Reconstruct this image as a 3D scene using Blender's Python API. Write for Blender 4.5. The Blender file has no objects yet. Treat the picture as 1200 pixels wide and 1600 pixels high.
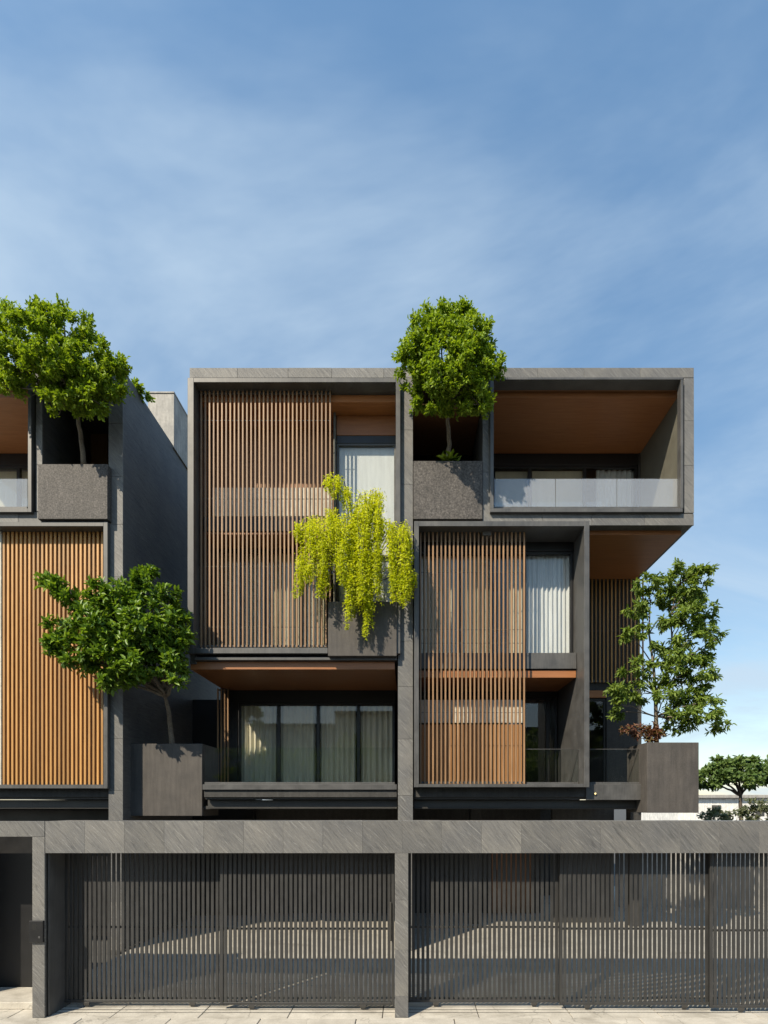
import bpy, bmesh, math, random
import numpy as np
from mathutils import Vector, Matrix, noise as mnoise

random.seed(7)
rng = np.random.default_rng(7)
scene = bpy.context.scene
COL = scene.collection

# ------------------------------------------------------------------ camera
EYE = 3.32            # eye height (m)
FPX = 840.0           # focal length in photo pixels (photo is 1200 x 1600)
VPX, VPY = 638.0, 1258.0
cam_d = bpy.data.cameras.new('camera')
cam = bpy.data.objects.new('camera', cam_d)
COL.objects.link(cam)
cam.location = (0, 0, EYE)
cam.rotation_euler = (math.pi / 2, 0, 0)
cam_d.sensor_fit = 'HORIZONTAL'
cam_d.sensor_width = 36
cam_d.lens = FPX / 1200 * 36
cam_d.shift_x = -(VPX - 600) / 1200
cam_d.shift_y = (VPY - 800) / 1200
cam_d.clip_start = 0.1
cam_d.clip_end = 3000
scene.camera = cam
scene.render.resolution_x = 768
scene.render.resolution_y = 1024

# ------------------------------------------------------------------ sun + sky
SUN_TO = Vector((0.80, 1.0, -1.15)).normalized()      # direction the light travels
sun_d = bpy.data.lights.new('sun', 'SUN')
sun_d.energy = 5.0
sun_d.angle = math.radians(0.53)
sun_d.color = (1.0, 0.88, 0.69)
sun = bpy.data.objects.new('sun', sun_d)
sun.location = (-20, -25, 40)
sun.rotation_euler = SUN_TO.to_track_quat('-Z', 'Y').to_euler()
COL.objects.link(sun)

world = bpy.data.worlds.new('World')
scene.world = world
world.use_nodes = True
nt = world.node_tree
nt.nodes.clear()
def wn(t, **kw):
    n = nt.nodes.new(t)
    for k, v in kw.items():
        setattr(n, k, v)
    return n
w_out = wn('ShaderNodeOutputWorld')
w_bg = wn('ShaderNodeBackground')
w_bg.inputs['Strength'].default_value = 0.104
w_sky = wn('ShaderNodeTexSky', sky_type='NISHITA', sun_disc=False)
w_sky.sun_elevation = math.asin(-SUN_TO.z)
w_sky.sun_rotation = math.atan2(-SUN_TO.x, -SUN_TO.y)
w_sky.air_density = 1.3
w_sky.dust_density = 0.3
w_sky.ozone_density = 3.0
w_tc = wn('ShaderNodeTexCoord')
w_sep = wn('ShaderNodeSeparateXYZ')
nt.links.new(w_tc.outputs['Generated'], w_sep.inputs[0])
def wmath(op, a, b=None, clamp=False):
    n = wn('ShaderNodeMath', operation=op, use_clamp=clamp)
    for i, v in enumerate((a, b)):
        if v is None:
            continue
        if isinstance(v, (int, float)):
            n.inputs[i].default_value = v
        else:
            nt.links.new(v, n.inputs[i])
    return n.outputs[0]
zc = wmath('ADD', wmath('MAXIMUM', w_sep.outputs['Z'], 0.0), 0.18)
w_comb = wn('ShaderNodeCombineXYZ')
nt.links.new(wmath('DIVIDE', w_sep.outputs['X'], zc), w_comb.inputs[0])
nt.links.new(wmath('DIVIDE', w_sep.outputs['Y'], zc), w_comb.inputs[1])
w_map = wn('ShaderNodeMapping')
w_map.inputs['Location'].default_value = (5.1, 3.3, 0)
w_map.inputs['Rotation'].default_value = (0, 0, math.radians(60))
w_map.inputs['Scale'].default_value = (0.5, 0.9, 1)
nt.links.new(w_comb.outputs[0], w_map.inputs[0])
w_n = wn('ShaderNodeTexNoise')
w_n.inputs['Scale'].default_value = 1.15
w_n.inputs['Detail'].default_value = 7
w_n.inputs['Roughness'].default_value = 0.57
w_n.inputs['Distortion'].default_value = 0.6
nt.links.new(w_map.outputs[0], w_n.inputs['Vector'])
w_rmp = wn('ShaderNodeMapRange', interpolation_type='SMOOTHSTEP')
w_rmp.inputs['From Min'].default_value = 0.37
w_rmp.inputs['From Max'].default_value = 0.66
w_rmp.inputs['To Min'].default_value = 0.12
w_rmp.inputs['To Max'].default_value = 0.9
nt.links.new(w_n.outputs['Fac'], w_rmp.inputs['Value'])
w_mix = wn('ShaderNodeMix', data_type='RGBA')
nt.links.new(w_rmp.outputs[0], w_mix.inputs['Factor'])
w_ev = wn('ShaderNodeMapRange', interpolation_type='SMOOTHSTEP')      # clear-air colour: deeper blue with height
w_ev.inputs['From Min'].default_value = 0.1
w_ev.inputs['From Max'].default_value = 0.92
nt.links.new(w_sep.outputs['Z'], w_ev.inputs['Value'])
w_tint = wn('ShaderNodeMix', data_type='RGBA')
nt.links.new(w_ev.outputs[0], w_tint.inputs['Factor'])
w_tint.inputs['A'].default_value = (1.12, 1.10, 1.04, 1)
w_tint.inputs['B'].default_value = (0.86, 1.30, 1.44, 1)
w_mul = wn('ShaderNodeMix', data_type='RGBA', blend_type='MULTIPLY')
w_mul.inputs['Factor'].default_value = 1.0
nt.links.new(w_sky.outputs[0], w_mul.inputs['A'])
nt.links.new(w_tint.outputs['Result'], w_mul.inputs['B'])
nt.links.new(w_mul.outputs['Result'], w_mix.inputs['A'])
w_mix.inputs['B'].default_value = (4.3, 5.4, 6.5, 1)
nt.links.new(w_mix.outputs['Result'], w_bg.inputs['Color'])
nt.links.new(w_bg.outputs[0], w_out.inputs[0])

scene.view_settings.view_transform = 'Standard'
scene.view_settings.look = 'None'
scene.view_settings.exposure = 0.42
scene.view_settings.gamma = 1.0

# ------------------------------------------------------------------ helpers
def X(px, Y):
    return (px - VPX) * Y / FPX
def Z(py, Y):
    return EYE - (py - VPY) * Y / FPX

ORIG = {}     # world origin of every object

def link(o, loc, parent=None):
    COL.objects.link(o)
    loc = Vector(loc)
    ORIG[o] = loc
    if parent is not None:
        o.parent = parent
        o.location = loc - ORIG[parent]
    else:
        o.location = loc
    return o

def tag(o, label=None, cat=None, group=None, kind=None):
    if label: o['label'] = label
    if cat: o['category'] = cat
    if group: o['group'] = group
    if kind: o['kind'] = kind
    return o

def thing(name, loc, label, cat, group=None):
    o = bpy.data.objects.new(name, None)
    o.empty_display_size = 0.2
    link(o, loc)
    return tag(o, label, cat, group)

_mesh_cache = {}
def box_mesh(sx, sy, sz, ch):
    key = (round(sx, 4), round(sy, 4), round(sz, 4), round(ch, 4))
    if key in _mesh_cache:
        return _mesh_cache[key]
    bm = bmesh.new()
    bmesh.ops.create_cube(bm, size=1.0)
    bmesh.ops.scale(bm, vec=(sx, sy, sz), verts=bm.verts)
    if ch > 0:
        bmesh.ops.bevel(bm, geom=list(bm.edges), offset=min(ch, 0.3 * min(sx, sy, sz)),
                        segments=1, affect='EDGES', profile=0.5)
    me = bpy.data.meshes.new('box')
    bm.to_mesh(me); bm.free()
    _mesh_cache[key] = me
    return me

_mm = {}
def box(name, x0, x1, y0, y1, z0, z1, mat, parent=None, ch=0.006):
    """one chamfered box object, mesh shared between equal boxes of one material"""
    sx, sy, sz = x1 - x0, y1 - y0, z1 - z0
    key = (round(sx, 4), round(sy, 4), round(sz, 4), round(ch, 4), mat.name)
    if key not in _mm:
        me = box_mesh(sx, sy, sz, ch).copy()
        me.materials.append(mat)
        _mm[key] = me
    o = bpy.data.objects.new(name, _mm[key])
    return link(o, ((x0 + x1) / 2, (y0 + y1) / 2, (z0 + z1) / 2), parent)

class MB:
    """collects boxes / tubes into one mesh"""
    def __init__(self):
        self.v, self.f = [], []
    def box(self, x0, x1, y0, y1, z0, z1, ch=0.004):
        bm = bmesh.new()
        bmesh.ops.create_cube(bm, size=1.0)
        bmesh.ops.scale(bm, vec=(x1 - x0, y1 - y0, z1 - z0), verts=bm.verts)
        m = 0.3 * min(x1 - x0, y1 - y0, z1 - z0)
        if ch > 0:
            bmesh.ops.bevel(bm, geom=list(bm.edges), offset=min(ch, m), segments=1, affect='EDGES')
        n = len(self.v)
        bm.verts.index_update()
        c = Vector(((x0 + x1) / 2, (y0 + y1) / 2, (z0 + z1) / 2))
        self.v += [tuple(q.co + c) for q in bm.verts]
        self.f += [tuple(n + q.index for q in f.verts) for f in bm.faces]
        bm.free()
        return self
    def tube(self, pts, rad, seg=8, caps=True):
        pts = [Vector(p) for p in pts]
        n0 = len(self.v)
        up = Vector((0.13, 0.97, 0.2))
        for i, p in enumerate(pts):
            a = pts[max(i - 1, 0)]; b = pts[min(i + 1, len(pts) - 1)]
            t = (b - a).normalized()
            u = t.cross(up)
            if u.length < 1e-3: u = t.cross(Vector((1, 0, 0)))
            u.normalize(); w = t.cross(u)
            for k in range(seg):
                an = 2 * math.pi * k / seg
                self.v.append(tuple(p + (u * math.cos(an) + w * math.sin(an)) * rad[i]))
        for i in range(len(pts) - 1):
            for k in range(seg):
                a = n0 + i * seg + k; b = n0 + i * seg + (k + 1) % seg
                self.f.append((a, b, b + seg, a + seg))
        if caps:
            self.f.append(tuple(n0 + k for k in reversed(range(seg))))
            e = n0 + (len(pts) - 1) * seg
            self.f.append(tuple(e + k for k in range(seg)))
        return self
    def build(self, name, mat, parent=None, smooth=False, origin=None):
        vs = np.array(self.v, dtype=float)
        c = (vs.min(0) + vs.max(0)) / 2 if origin is None else np.array(origin)
        me = bpy.data.meshes.new(name)
        me.from_pydata([tuple(p) for p in (vs - c)], [], self.f)
        me.materials.append(mat)
        if smooth:
            me.polygons.foreach_set('use_smooth', [True] * len(me.polygons))
        o = bpy.data.objects.new(name, me)
        return link(o, tuple(c), parent)

# ------------------------------------------------------------------ materials
def new_mat(name):
    m = bpy.data.materials.new(name)
    m.use_nodes = True
    t = m.node_tree
    t.nodes.clear()
    out = t.nodes.new('ShaderNodeOutputMaterial')
    return m, t, out
def node(t, ty, **kw):
    n = t.nodes.new(ty)
    for k, v in kw.items():
        setattr(n, k, v)
    return n
def pos_vec(t, scale=(1, 1, 1), rot=(0, 0, 0), rnd=0.0):
    g = node(t, 'ShaderNodeNewGeometry')
    v = g.outputs['Position']
    if rnd:
        oi = node(t, 'ShaderNodeObjectInfo')
        mu = node(t, 'ShaderNodeMath', operation='MULTIPLY'); mu.inputs[1].default_value = rnd
        t.links.new(oi.outputs['Random'], mu.inputs[0])
        ad = node(t, 'ShaderNodeVectorMath', operation='ADD')
        t.links.new(v, ad.inputs[0]); t.links.new(mu.outputs[0], ad.inputs[1])
        v = ad.outputs[0]
    r = node(t, 'ShaderNodeMapping'); r.inputs['Rotation'].default_value = rot
    t.links.new(v, r.inputs[0])
    s = node(t, 'ShaderNodeMapping'); s.inputs['Scale'].default_value = scale
    t.links.new(r.outputs[0], s.inputs[0])
    return s.outputs[0]
def tex_noise(t, vec, scale, detail=6, rough=0.55, dist=0.0):
    n = node(t, 'ShaderNodeTexNoise')
    n.inputs['Scale'].default_value = scale; n.inputs['Detail'].default_value = detail
    n.inputs['Roughness'].default_value = rough; n.inputs['Distortion'].default_value = dist
    t.links.new(vec, n.inputs['Vector'])
    return n.outputs['Fac']
def ramp(t, fac, stops):
    r = node(t, 'ShaderNodeValToRGB')
    e = r.color_ramp.elements
    while len(e) < len(stops): e.new(0.5)
    for el, (p, c) in zip(e, stops):
        el.position = p; el.color = (*c, 1)
    t.links.new(fac, r.inputs[0])
    return r.outputs[0]
def mixc(t, fac, a, b, mode='MIX'):
    m = node(t, 'ShaderNodeMix', data_type='RGBA', blend_type=mode)
    for key, v in (('Factor', fac), ('A', a), ('B', b)):
        if isinstance(v, (int, float)): m.inputs[key].default_value = v
        elif isinstance(v, tuple): m.inputs[key].default_value = (*v, 1)
        else: t.links.new(v, m.inputs[key])
    return m.outputs['Result']
def principled(t, out, color, rough=0.6, metal=0.0, spec=0.5, bump=None, bstr=0.2, bdist=0.01):
    p = node(t, 'ShaderNodeBsdfPrincipled')
    if isinstance(color, tuple): p.inputs['Base Color'].default_value = (*color, 1)
    else: t.links.new(color, p.inputs['Base Color'])
    if isinstance(rough, (int, float)): p.inputs['Roughness'].default_value = rough
    else: t.links.new(rough, p.inputs['Roughness'])
    p.inputs['Metallic'].default_value = metal
    p.inputs['Specular IOR Level'].default_value = spec
    if bump is not None:
        b = node(t, 'ShaderNodeBump'); b.inputs['Strength'].default_value = bstr
        b.inputs['Distance'].default_value = bdist
        t.links.new(bump, b.inputs['Height']); t.links.new(b.outputs[0], p.inputs['Normal'])
    if out is not None:
        t.links.new(p.outputs[0], out.inputs[0])
    return p
def bright_rand(t, lo, hi):
    oi = node(t, 'ShaderNodeObjectInfo')
    mr = node(t, 'ShaderNodeMapRange')
    mr.inputs['To Min'].default_value = lo; mr.inputs['To Max'].default_value = hi
    t.links.new(oi.outputs['Random'], mr.inputs[0])
    return mr.outputs[0]

def mat_slate(name, dark, mid, light, rnd=37.0, rot=-0.85):
    m, t, o = new_mat(name)
    v1 = pos_vec(t, (0.9, 0.9, 9.0), (0, rot, 0), rnd)
    f1 = tex_noise(t, v1, 2.6, 10, 0.68, 1.1)
    v2 = pos_vec(t, (1, 1, 1), (0, 0, 0), rnd)
    f2 = tex_noise(t, v2, 1.3, 4, 0.5)
    f3 = tex_noise(t, v2, 90, 3, 0.6)
    c = ramp(t, f1, [(0.30, dark), (0.47, mid), (0.60, mid), (0.74, light)])
    c = mixc(t, 1.0, c, ramp(t, f2, [(0.25, (0.72, 0.73, 0.76)), (0.75, (1.2, 1.16, 1.08))]), 'MULTIPLY')
    c = mixc(t, 1.0, c, ramp(t, f3, [(0.2, (0.82,) * 3), (0.8, (1.15,) * 3)]), 'MULTIPLY')
    v4 = pos_vec(t, (0.8, 0.8, 26.0), (0, rot + 0.12, 0), rnd * 1.7)
    f4 = tex_noise(t, v4, 2.2, 8, 0.7, 1.6)
    vein = ramp(t, f4, [(0.56, (0, 0, 0)), (0.66, (0.55, 0.55, 0.55)), (0.72, (0.1, 0.1, 0.1))])
    c = mixc(t, vein, c, tuple(x * 1.25 for x in light))
    f5 = tex_noise(t, pos_vec(t, (0.6, 0.6, 15.0), (0, rot - 0.1, 0), rnd), 3.5, 7, 0.7, 0.8)
    c = mixc(t, 1.0, c, ramp(t, f5, [(0.33, (0.70, 0.70, 0.72)), (0.5, (1, 1, 1)), (0.7, (1.12, 1.11, 1.08))]), 'MULTIPLY')
    br = bright_rand(t, 0.87, 1.13)
    cb = node(t, 'ShaderNodeCombineColor')
    for i in range(3): t.links.new(br, cb.inputs[i])
    c = mixc(t, 1.0, c, cb.outputs[0], 'MULTIPLY')
    principled(t, o, c, 0.58, bump=f1, bstr=0.7, bdist=0.02)
    return m
SLATE = mat_slate('slate', (0.092, 0.093, 0.094), (0.158, 0.157, 0.155), (0.31, 0.305, 0.29))
SLATE_WALL = mat_slate('slate_wall', (0.05, 0.051, 0.053), (0.09, 0.09, 0.091), (0.16, 0.155, 0.15), rnd=0)

def mat_metal(name, col, rough=0.45, var=0.12, nscale=3.0):
    m, t, o = new_mat(name)
    v = pos_vec(t, (1, 1, 1), rnd=11)
    f = tex_noise(t, v, nscale, 6, 0.6)
    f2 = tex_noise(t, pos_vec(t, (14, 14, 0.8)), 3.0, 4)
    c = mixc(t, 1.0, tuple(col), ramp(t, f, [(0.3, (1 - var,) * 3), (0.7, (1 + var,) * 3)]), 'MULTIPLY')
    c = mixc(t, 1.0, c, ramp(t, f2, [(0.3, (1 - var * .6,) * 3), (0.7, (1 + var * .6,) * 3)]), 'MULTIPLY')
    rr = ramp(t, f, [(0.3, (rough - 0.07,) * 3), (0.7, (rough + 0.1,) * 3)])
    principled(t, o, c, rr, 0.0, 0.5, f2, 0.04, 0.004)
    return m
FRAME = mat_metal('dark_metal_frame', (0.078, 0.077, 0.076), 0.45, 0.24)
STEEL = mat_metal('steel_channel', (0.045, 0.043, 0.040), 0.5)
GATE = mat_metal('gate_metal', (0.034, 0.034, 0.034), 0.52, 0.16)
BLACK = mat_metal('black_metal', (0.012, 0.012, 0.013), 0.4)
OLIVE = mat_metal('olive_panel', (0.13, 0.125, 0.10), 0.6)

def mat_granite(name, a, b, sc=55, rnd=3):
    m, t, o = new_mat(name)
    v = pos_vec(t, rnd=rnd)
    f = tex_noise(t, v, sc, 5, 0.7)
    f2 = tex_noise(t, v, 3.0, 5, 0.6)
    f3 = tex_noise(t, pos_vec(t, (7, 7, 0.7), rnd=rnd), 2.0, 5, 0.6)
    c = ramp(t, f, [(0.34, a), (0.56, tuple((x + y) / 2 for x, y in zip(a, b))), (0.70, b)])
    c = mixc(t, 1.0, c, ramp(t, f2, [(0.3, (0.82,) * 3), (0.7, (1.15, 1.13, 1.1))]), 'MULTIPLY')
    c = mixc(t, 1.0, c, ramp(t, f3, [(0.3, (0.76,) * 3), (0.7, (1.14,) * 3)]), 'MULTIPLY')
    principled(t, o, c, 0.72, bump=f, bstr=0.3, bdist=0.004)
    return m
GRANITE = mat_granite('dark_granite', (0.022, 0.020, 0.019), (0.165, 0.150, 0.142), 30)
GRANITE_F = mat_granite('fine_granite', (0.052, 0.047, 0.043), (0.115, 0.104, 0.097), 100)

def mat_wood(name, a, b, axis='x', scale=1.0, rough=0.5, rnd=23):
    m, t, o = new_mat(name)
    sc = {'x': (0.7, 9, 9), 'z': (14, 14, 0.7), 'y': (9, 0.7, 9)}[axis]
    v = pos_vec(t, tuple(s * scale for s in sc), rnd=rnd)
    f = tex_noise(t, v, 2.2, 7, 0.6, 0.5)
    c = ramp(t, f, [(0.28, a), (0.72, b)])
    br = bright_rand(t, 0.74, 1.2)
    cb = node(t, 'ShaderNodeCombineColor')
    for i in range(3): t.links.new(br, cb.inputs[i])
    c = mixc(t, 1.0, c, cb.outputs[0], 'MULTIPLY')
    principled(t, o, c, rough, bump=f, bstr=0.12, bdist=0.003)
    return m
SLAT = mat_wood('wood_slat', (0.20, 0.112, 0.055), (0.34, 0.20, 0.10), 'z')
SLAT_O = mat_wood('amber_wood_slat', (0.38, 0.19, 0.052), (0.54, 0.285, 0.085), 'z')
WOODC = mat_wood('wood_ceiling', (0.30, 0.118, 0.042), (0.42, 0.175, 0.066), 'x', rough=0.42)
WOODW = mat_wood('wood_wall', (0.21, 0.095, 0.045), (0.31, 0.15, 0.07), 'z')
WOODW_O = mat_wood('amber_wood_wall', (0.34, 0.155, 0.05), (0.46, 0.225, 0.08), 'z')
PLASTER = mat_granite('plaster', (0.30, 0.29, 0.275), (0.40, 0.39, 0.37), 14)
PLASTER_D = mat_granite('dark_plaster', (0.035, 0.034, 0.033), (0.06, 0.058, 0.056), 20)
CREAM = mat_granite('cream_parapet', (0.50, 0.46, 0.39), (0.60, 0.56, 0.48), 12)
WHITE_B = mat_granite('white_render', (0.74, 0.74, 0.72), (0.82, 0.82, 0.80), 5)
SOIL = mat_granite('soil', (0.03, 0.022, 0.015), (0.09, 0.065, 0.045), 30)

def mat_concrete(name, a, b, crack=0.5):
    m, t, o = new_mat(name)
    v = pos_vec(t, rnd=9)
    f = tex_noise(t, v, 2.4, 9, 0.62, 0.3)
    f2 = tex_noise(t, v, 60, 4, 0.7)
    c = ramp(t, f, [(0.26, a), (0.5, tuple((x + y) / 2 for x, y in zip(a, b))), (0.72, b)])
    c = mixc(t, 1.0, c, ramp(t, f2, [(0.25, (0.78,) * 3), (0.75, (1.12,) * 3)]), 'MULTIPLY')
    vo = node(t, 'ShaderNodeTexVoronoi', feature='DISTANCE_TO_EDGE')
    vo.inputs['Scale'].default_value = 0.9
    n3 = node(t, 'ShaderNodeTexNoise'); n3.inputs['Scale'].default_value = 3.0; n3.inputs['Detail'].default_value = 5
    t.links.new(v, n3.inputs['Vector'])
    mv = mixc(t, 0.25, v, n3.outputs['Color'], 'LINEAR_LIGHT')
    t.links.new(mv, vo.inputs['Vector'])
    st = tex_noise(t, pos_vec(t, (0.55, 1.3, 1)), 1.7, 7, 0.65, 0.6)
    c = mixc(t, 1.0, c, ramp(t, st, [(0.30, (0.62, 0.60, 0.56)), (0.46, (0.93, 0.92, 0.90)), (0.7, (1.06, 1.05, 1.03))]), 'MULTIPLY')
    cr = ramp(t, vo.outputs['Distance'], [(0.0, (1 - crack,) * 3), (0.012, (1, 1, 1))])
    c = mixc(t, 1.0, c, cr, 'MULTIPLY')
    principled(t, o, c, 0.85, bump=f2, bstr=0.25, bdist=0.004)
    return m
CONC = mat_concrete('pale_concrete', (0.40, 0.375, 0.33), (0.62, 0.59, 0.53), 0.35)
DRIVE = mat_concrete('driveway_concrete', (0.32, 0.305, 0.275), (0.45, 0.43, 0.39), 0.15)
ASPH = mat_concrete('asphalt', (0.05, 0.05, 0.05), (0.10, 0.098, 0.095), 0.3)

def mat_glass(name, tint, refl=1.0, film=0.0, ior=1.5):
    m, t, o = new_mat(name)
    tr = node(t, 'ShaderNodeBsdfTransparent'); tr.inputs[0].default_value = (*tint, 1)
    gl = node(t, 'ShaderNodeBsdfGlossy'); gl.inputs['Roughness'].default_value = 0.01
    gl.inputs[0].default_value = (refl, refl, refl, 1)
    fr = node(t, 'ShaderNodeFresnel')
    ge = node(t, 'ShaderNodeNewGeometry')               # thin pane: same reflectance on both faces
    mi = node(t, 'ShaderNodeMapRange'); mi.inputs['To Min'].default_value = ior; mi.inputs['To Max'].default_value = 1 / ior
    t.links.new(ge.outputs['Backfacing'], mi.inputs[0]); t.links.new(mi.outputs[0], fr.inputs[0])
    mx = node(t, 'ShaderNodeMixShader')
    t.links.new(fr.outputs[0], mx.inputs[0]); t.links.new(tr.outputs[0], mx.inputs[1]); t.links.new(gl.outputs[0], mx.inputs[2])
    last = mx.outputs[0]
    if film:
        df = node(t, 'ShaderNodeBsdfDiffuse'); df.inputs[0].default_value = (0.72, 0.76, 0.84, 1)
        m2 = node(t, 'ShaderNodeMixShader')
        f = tex_noise(t, pos_vec(t), 1.6, 4)
        mr = node(t, 'ShaderNodeMapRange'); mr.inputs['To Min'].default_value = film * 0.85; mr.inputs['To Max'].default_value = film * 1.15
        t.links.new(f, mr.inputs[0]); t.links.new(mr.outputs[0], m2.inputs[0])
        t.links.new(last, m2.inputs[1]); t.links.new(df.outputs[0], m2.inputs[2])
        last = m2.outputs[0]
    t.links.new(last, o.inputs[0])
    return m
GLASS = mat_glass('window_glass', (0.95, 0.96, 0.95), 0.9)
GLASS_D = mat_glass('tinted_glass', (0.96, 0.96, 0.94), 1.0, 0.0, 1.5)
GLASS_B = mat_glass('balustrade_glass', (0.96, 0.98, 0.97), 1.0, 0.0, 1.4)
GLASS_F = mat_glass('hazy_balustrade_glass', (0.95, 0.97, 0.98), 1.0, 0.16, 1.5)

def mat_cloth(name, a, b):
    m, t, o = new_mat(name)
    v = pos_vec(t, (60, 60, 60))
    f = tex_noise(t, v, 3, 3)
    f2 = tex_noise(t, pos_vec(t, (5, 5, 0.6)), 2, 3)
    c = ramp(t, f, [(0.3, a), (0.7, b)])
    c = mixc(t, 1.0, c, ramp(t, f2, [(0.3, (0.9,) * 3), (0.7, (1.05,) * 3)]), 'MULTIPLY')
    p = principled(t, None, c, 0.9, spec=0.1)
    tl = node(t, 'ShaderNodeBsdfTranslucent'); t.links.new(c, tl.inputs[0])
    mx = node(t, 'ShaderNodeMixShader'); mx.inputs[0].default_value = 0.2
    t.links.new(p.outputs[0], mx.inputs[1]); t.links.new(tl.outputs[0], mx.inputs[2]); t.links.new(mx.outputs[0], o.inputs[0])
    return m
CLOTH_W = mat_cloth('white_curtain_cloth', (0.72, 0.73, 0.75), (0.82, 0.83, 0.84))
CLOTH_B = mat_cloth('beige_curtain_cloth', (0.62, 0.55, 0.42), (0.72, 0.65, 0.50))
CLOTH_G = mat_cloth('grey_curtain_cloth', (0.76, 0.73, 0.62), (0.86, 0.83, 0.71))

def mat_leaf(name, dark, mid, light, trans=0.3, rough=0.55):
    m, t, o = new_mat(name)
    at = node(t, 'ShaderNodeAttribute', attribute_name='tint')
    c = ramp(t, at.outputs['Fac'], [(0.0, dark), (0.5, mid), (1.0, light)])
    p = principled(t, None, c, rough, spec=0.4)
    tl = node(t, 'ShaderNodeBsdfTranslucent')
    c2 = mixc(t, 1.0, c, (1.25, 1.2, 0.5), 'MULTIPLY')
    t.links.new(c2, tl.inputs[0])
    mx = node(t, 'ShaderNodeMixShader'); mx.inputs[0].default_value = trans
    t.links.new(p.outputs[0], mx.inputs[1]); t.links.new(tl.outputs[0], mx.inputs[2]); t.links.new(mx.outputs[0], o.inputs[0])
    return m
LEAF_R = mat_leaf('round_tree_leaf', (0.105, 0.175, 0.012), (0.215, 0.325, 0.020), (0.37, 0.47, 0.045), 0.42)
LEAF_D = mat_leaf('glossy_dark_leaf', (0.055, 0.115, 0.015), (0.135, 0.24, 0.026), (0.29, 0.42, 0.05), 0.34, 0.42)
LEAF_T = mat_leaf('layered_tree_leaf', (0.075, 0.13, 0.022), (0.155, 0.235, 0.036), (0.28, 0.36, 0.06), 0.38)
LEAF_Y = mat_leaf('yellow_leaf', (0.36, 0.42, 0.008), (0.56, 0.62, 0.012), (0.74, 0.75, 0.035), 0.48, 0.55)
LEAF_RED = mat_leaf('reddish_leaf', (0.10, 0.04, 0.025), (0.18, 0.075, 0.045), (0.12, 0.13, 0.04), 0.3)
LEAF_FAR = mat_leaf('far_tree_leaf', (0.06, 0.11, 0.028), (0.10, 0.165, 0.04), (0.17, 0.24, 0.06), 0.3)
LEAF_HEDGE = mat_leaf('hedge_leaf', (0.07, 0.09, 0.05), (0.13, 0.15, 0.08), (0.24, 0.25, 0.16), 0.3)
BARK = mat_granite('bark', (0.12, 0.095, 0.07), (0.30, 0.25, 0.19), 40)
BARK_D = mat_granite('dark_bark', (0.05, 0.04, 0.03), (0.14, 0.11, 0.085), 40)

# ------------------------------------------------------------------ ground
def sheet(name, x0, x1, y0, y1, z, mat):
    me = bpy.data.meshes.new(name)
    cx, cy = (x0 + x1) / 2, (y0 + y1) / 2
    me.from_pydata([(x0 - cx, y0 - cy, 0), (x1 - cx, y0 - cy, 0), (x1 - cx, y1 - cy, 0), (x0 - cx, y1 - cy, 0)], [], [(0, 1, 2, 3)])
    me.materials.append(mat)
    o = bpy.data.objects.new(name, me)
    link(o, (cx, cy, z))
    o['kind'] = 'structure'
    return o
sheet('ground', -1200, 1200, -1200, 1600, -0.13, ASPH)
# raised pavement with separate concrete slabs along the gates, kerb towards the road
pav = box('pavement', -14, 14, 5.6, 9.3, -0.20, -0.035, ASPH, None, 0.0); pav['kind'] = 'structure'
xs = -13.9
k = 0
while xs < 13.8:
    w = 1.35 + 0.25 * random.random()
    for (ya, yb) in ((5.9, 7.28), (7.30, 8.385)):
        o = box('paving_slab', xs, xs + w - 0.014, ya, yb, -0.034, random.uniform(-0.004, 0.002), CONC, pav, 0.006)
    o = box('paving_slab', xs + 0.4, xs + 0.4 + w - 0.012, 8.395, 9.25, -0.034, random.uniform(-0.010, -0.006), CONC, pav, 0.006)
    box('kerb_stone', xs, xs + w - 0.012, 5.62, 5.885, -0.034, 0.012, CONC, pav, 0.015)
    xs += w
drv = sheet('driveway', -6.4, 12.0, 9.3, 22.0, -0.004, DRIVE)

# ------------------------------------------------------------------ builder parts
def cladding(parent, x0, x1, z0, z1, y, n, mat=SLATE, vertical=True, th=0.03, gap=0.004):
    """stone slabs hung on the front of a core whose face is at y"""
    cuts = [0.0] + [(i + random.uniform(-0.08, 0.08)) / n for i in range(1, n)] + [1.0]
    for a, b in zip(cuts[:-1], cuts[1:]):
        dy = random.uniform(0, 0.005)
        if vertical:
            za = z0 + (z1 - z0) * a + gap / 2; zb = z0 + (z1 - z0) * b - gap / 2
            box('stone_slab', x0, x1, y - th - dy, y + 0.002, za, zb, mat, parent, 0.003)
        else:
            xa = x0 + (x1 - x0) * a + gap / 2; xb = x0 + (x1 - x0) * b - gap / 2
            box('stone_slab', xa, xb, y - th - dy, y + 0.002, z0, z1, mat, parent, 0.003)

def slat_screen(parent, x0, x1, z0, z1, y, n, mat, w=0.037, d=0.036, rods=(), rod_mat=None, rail=True, label=None):
    """rails and thin tie rods are the screen, every slat is its own child"""
    rm = rod_mat or FRAME
    scr = box('slat_screen', x0 - 0.01, x1 + 0.01, y + d + 0.002, y + d + 0.035, z1 - 0.06, z1 - 0.01, rm, parent, 0.004)
    if label: scr['label'] = label
    box('rail', x0 - 0.01, x1 + 0.01, y + d + 0.002, y + d + 0.035, z0 + 0.01, z0 + 0.06, rm, scr, 0.004)
    for r in rods:
        box('tie_rod', x0, x1, y + d + 0.002, y + d + 0.014, r - 0.006, r + 0.006, rm, scr, 0.002)
    step = (x1 - x0 - w) / (n - 1)
    for i in range(n):
        xa = x0 + i * step
        o = box('slat', xa, xa + w, y, y + d, z0, z1, mat, scr, 0.004)
        o.rotation_euler[2] = random.uniform(-0.012, 0.012)
    return scr

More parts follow.
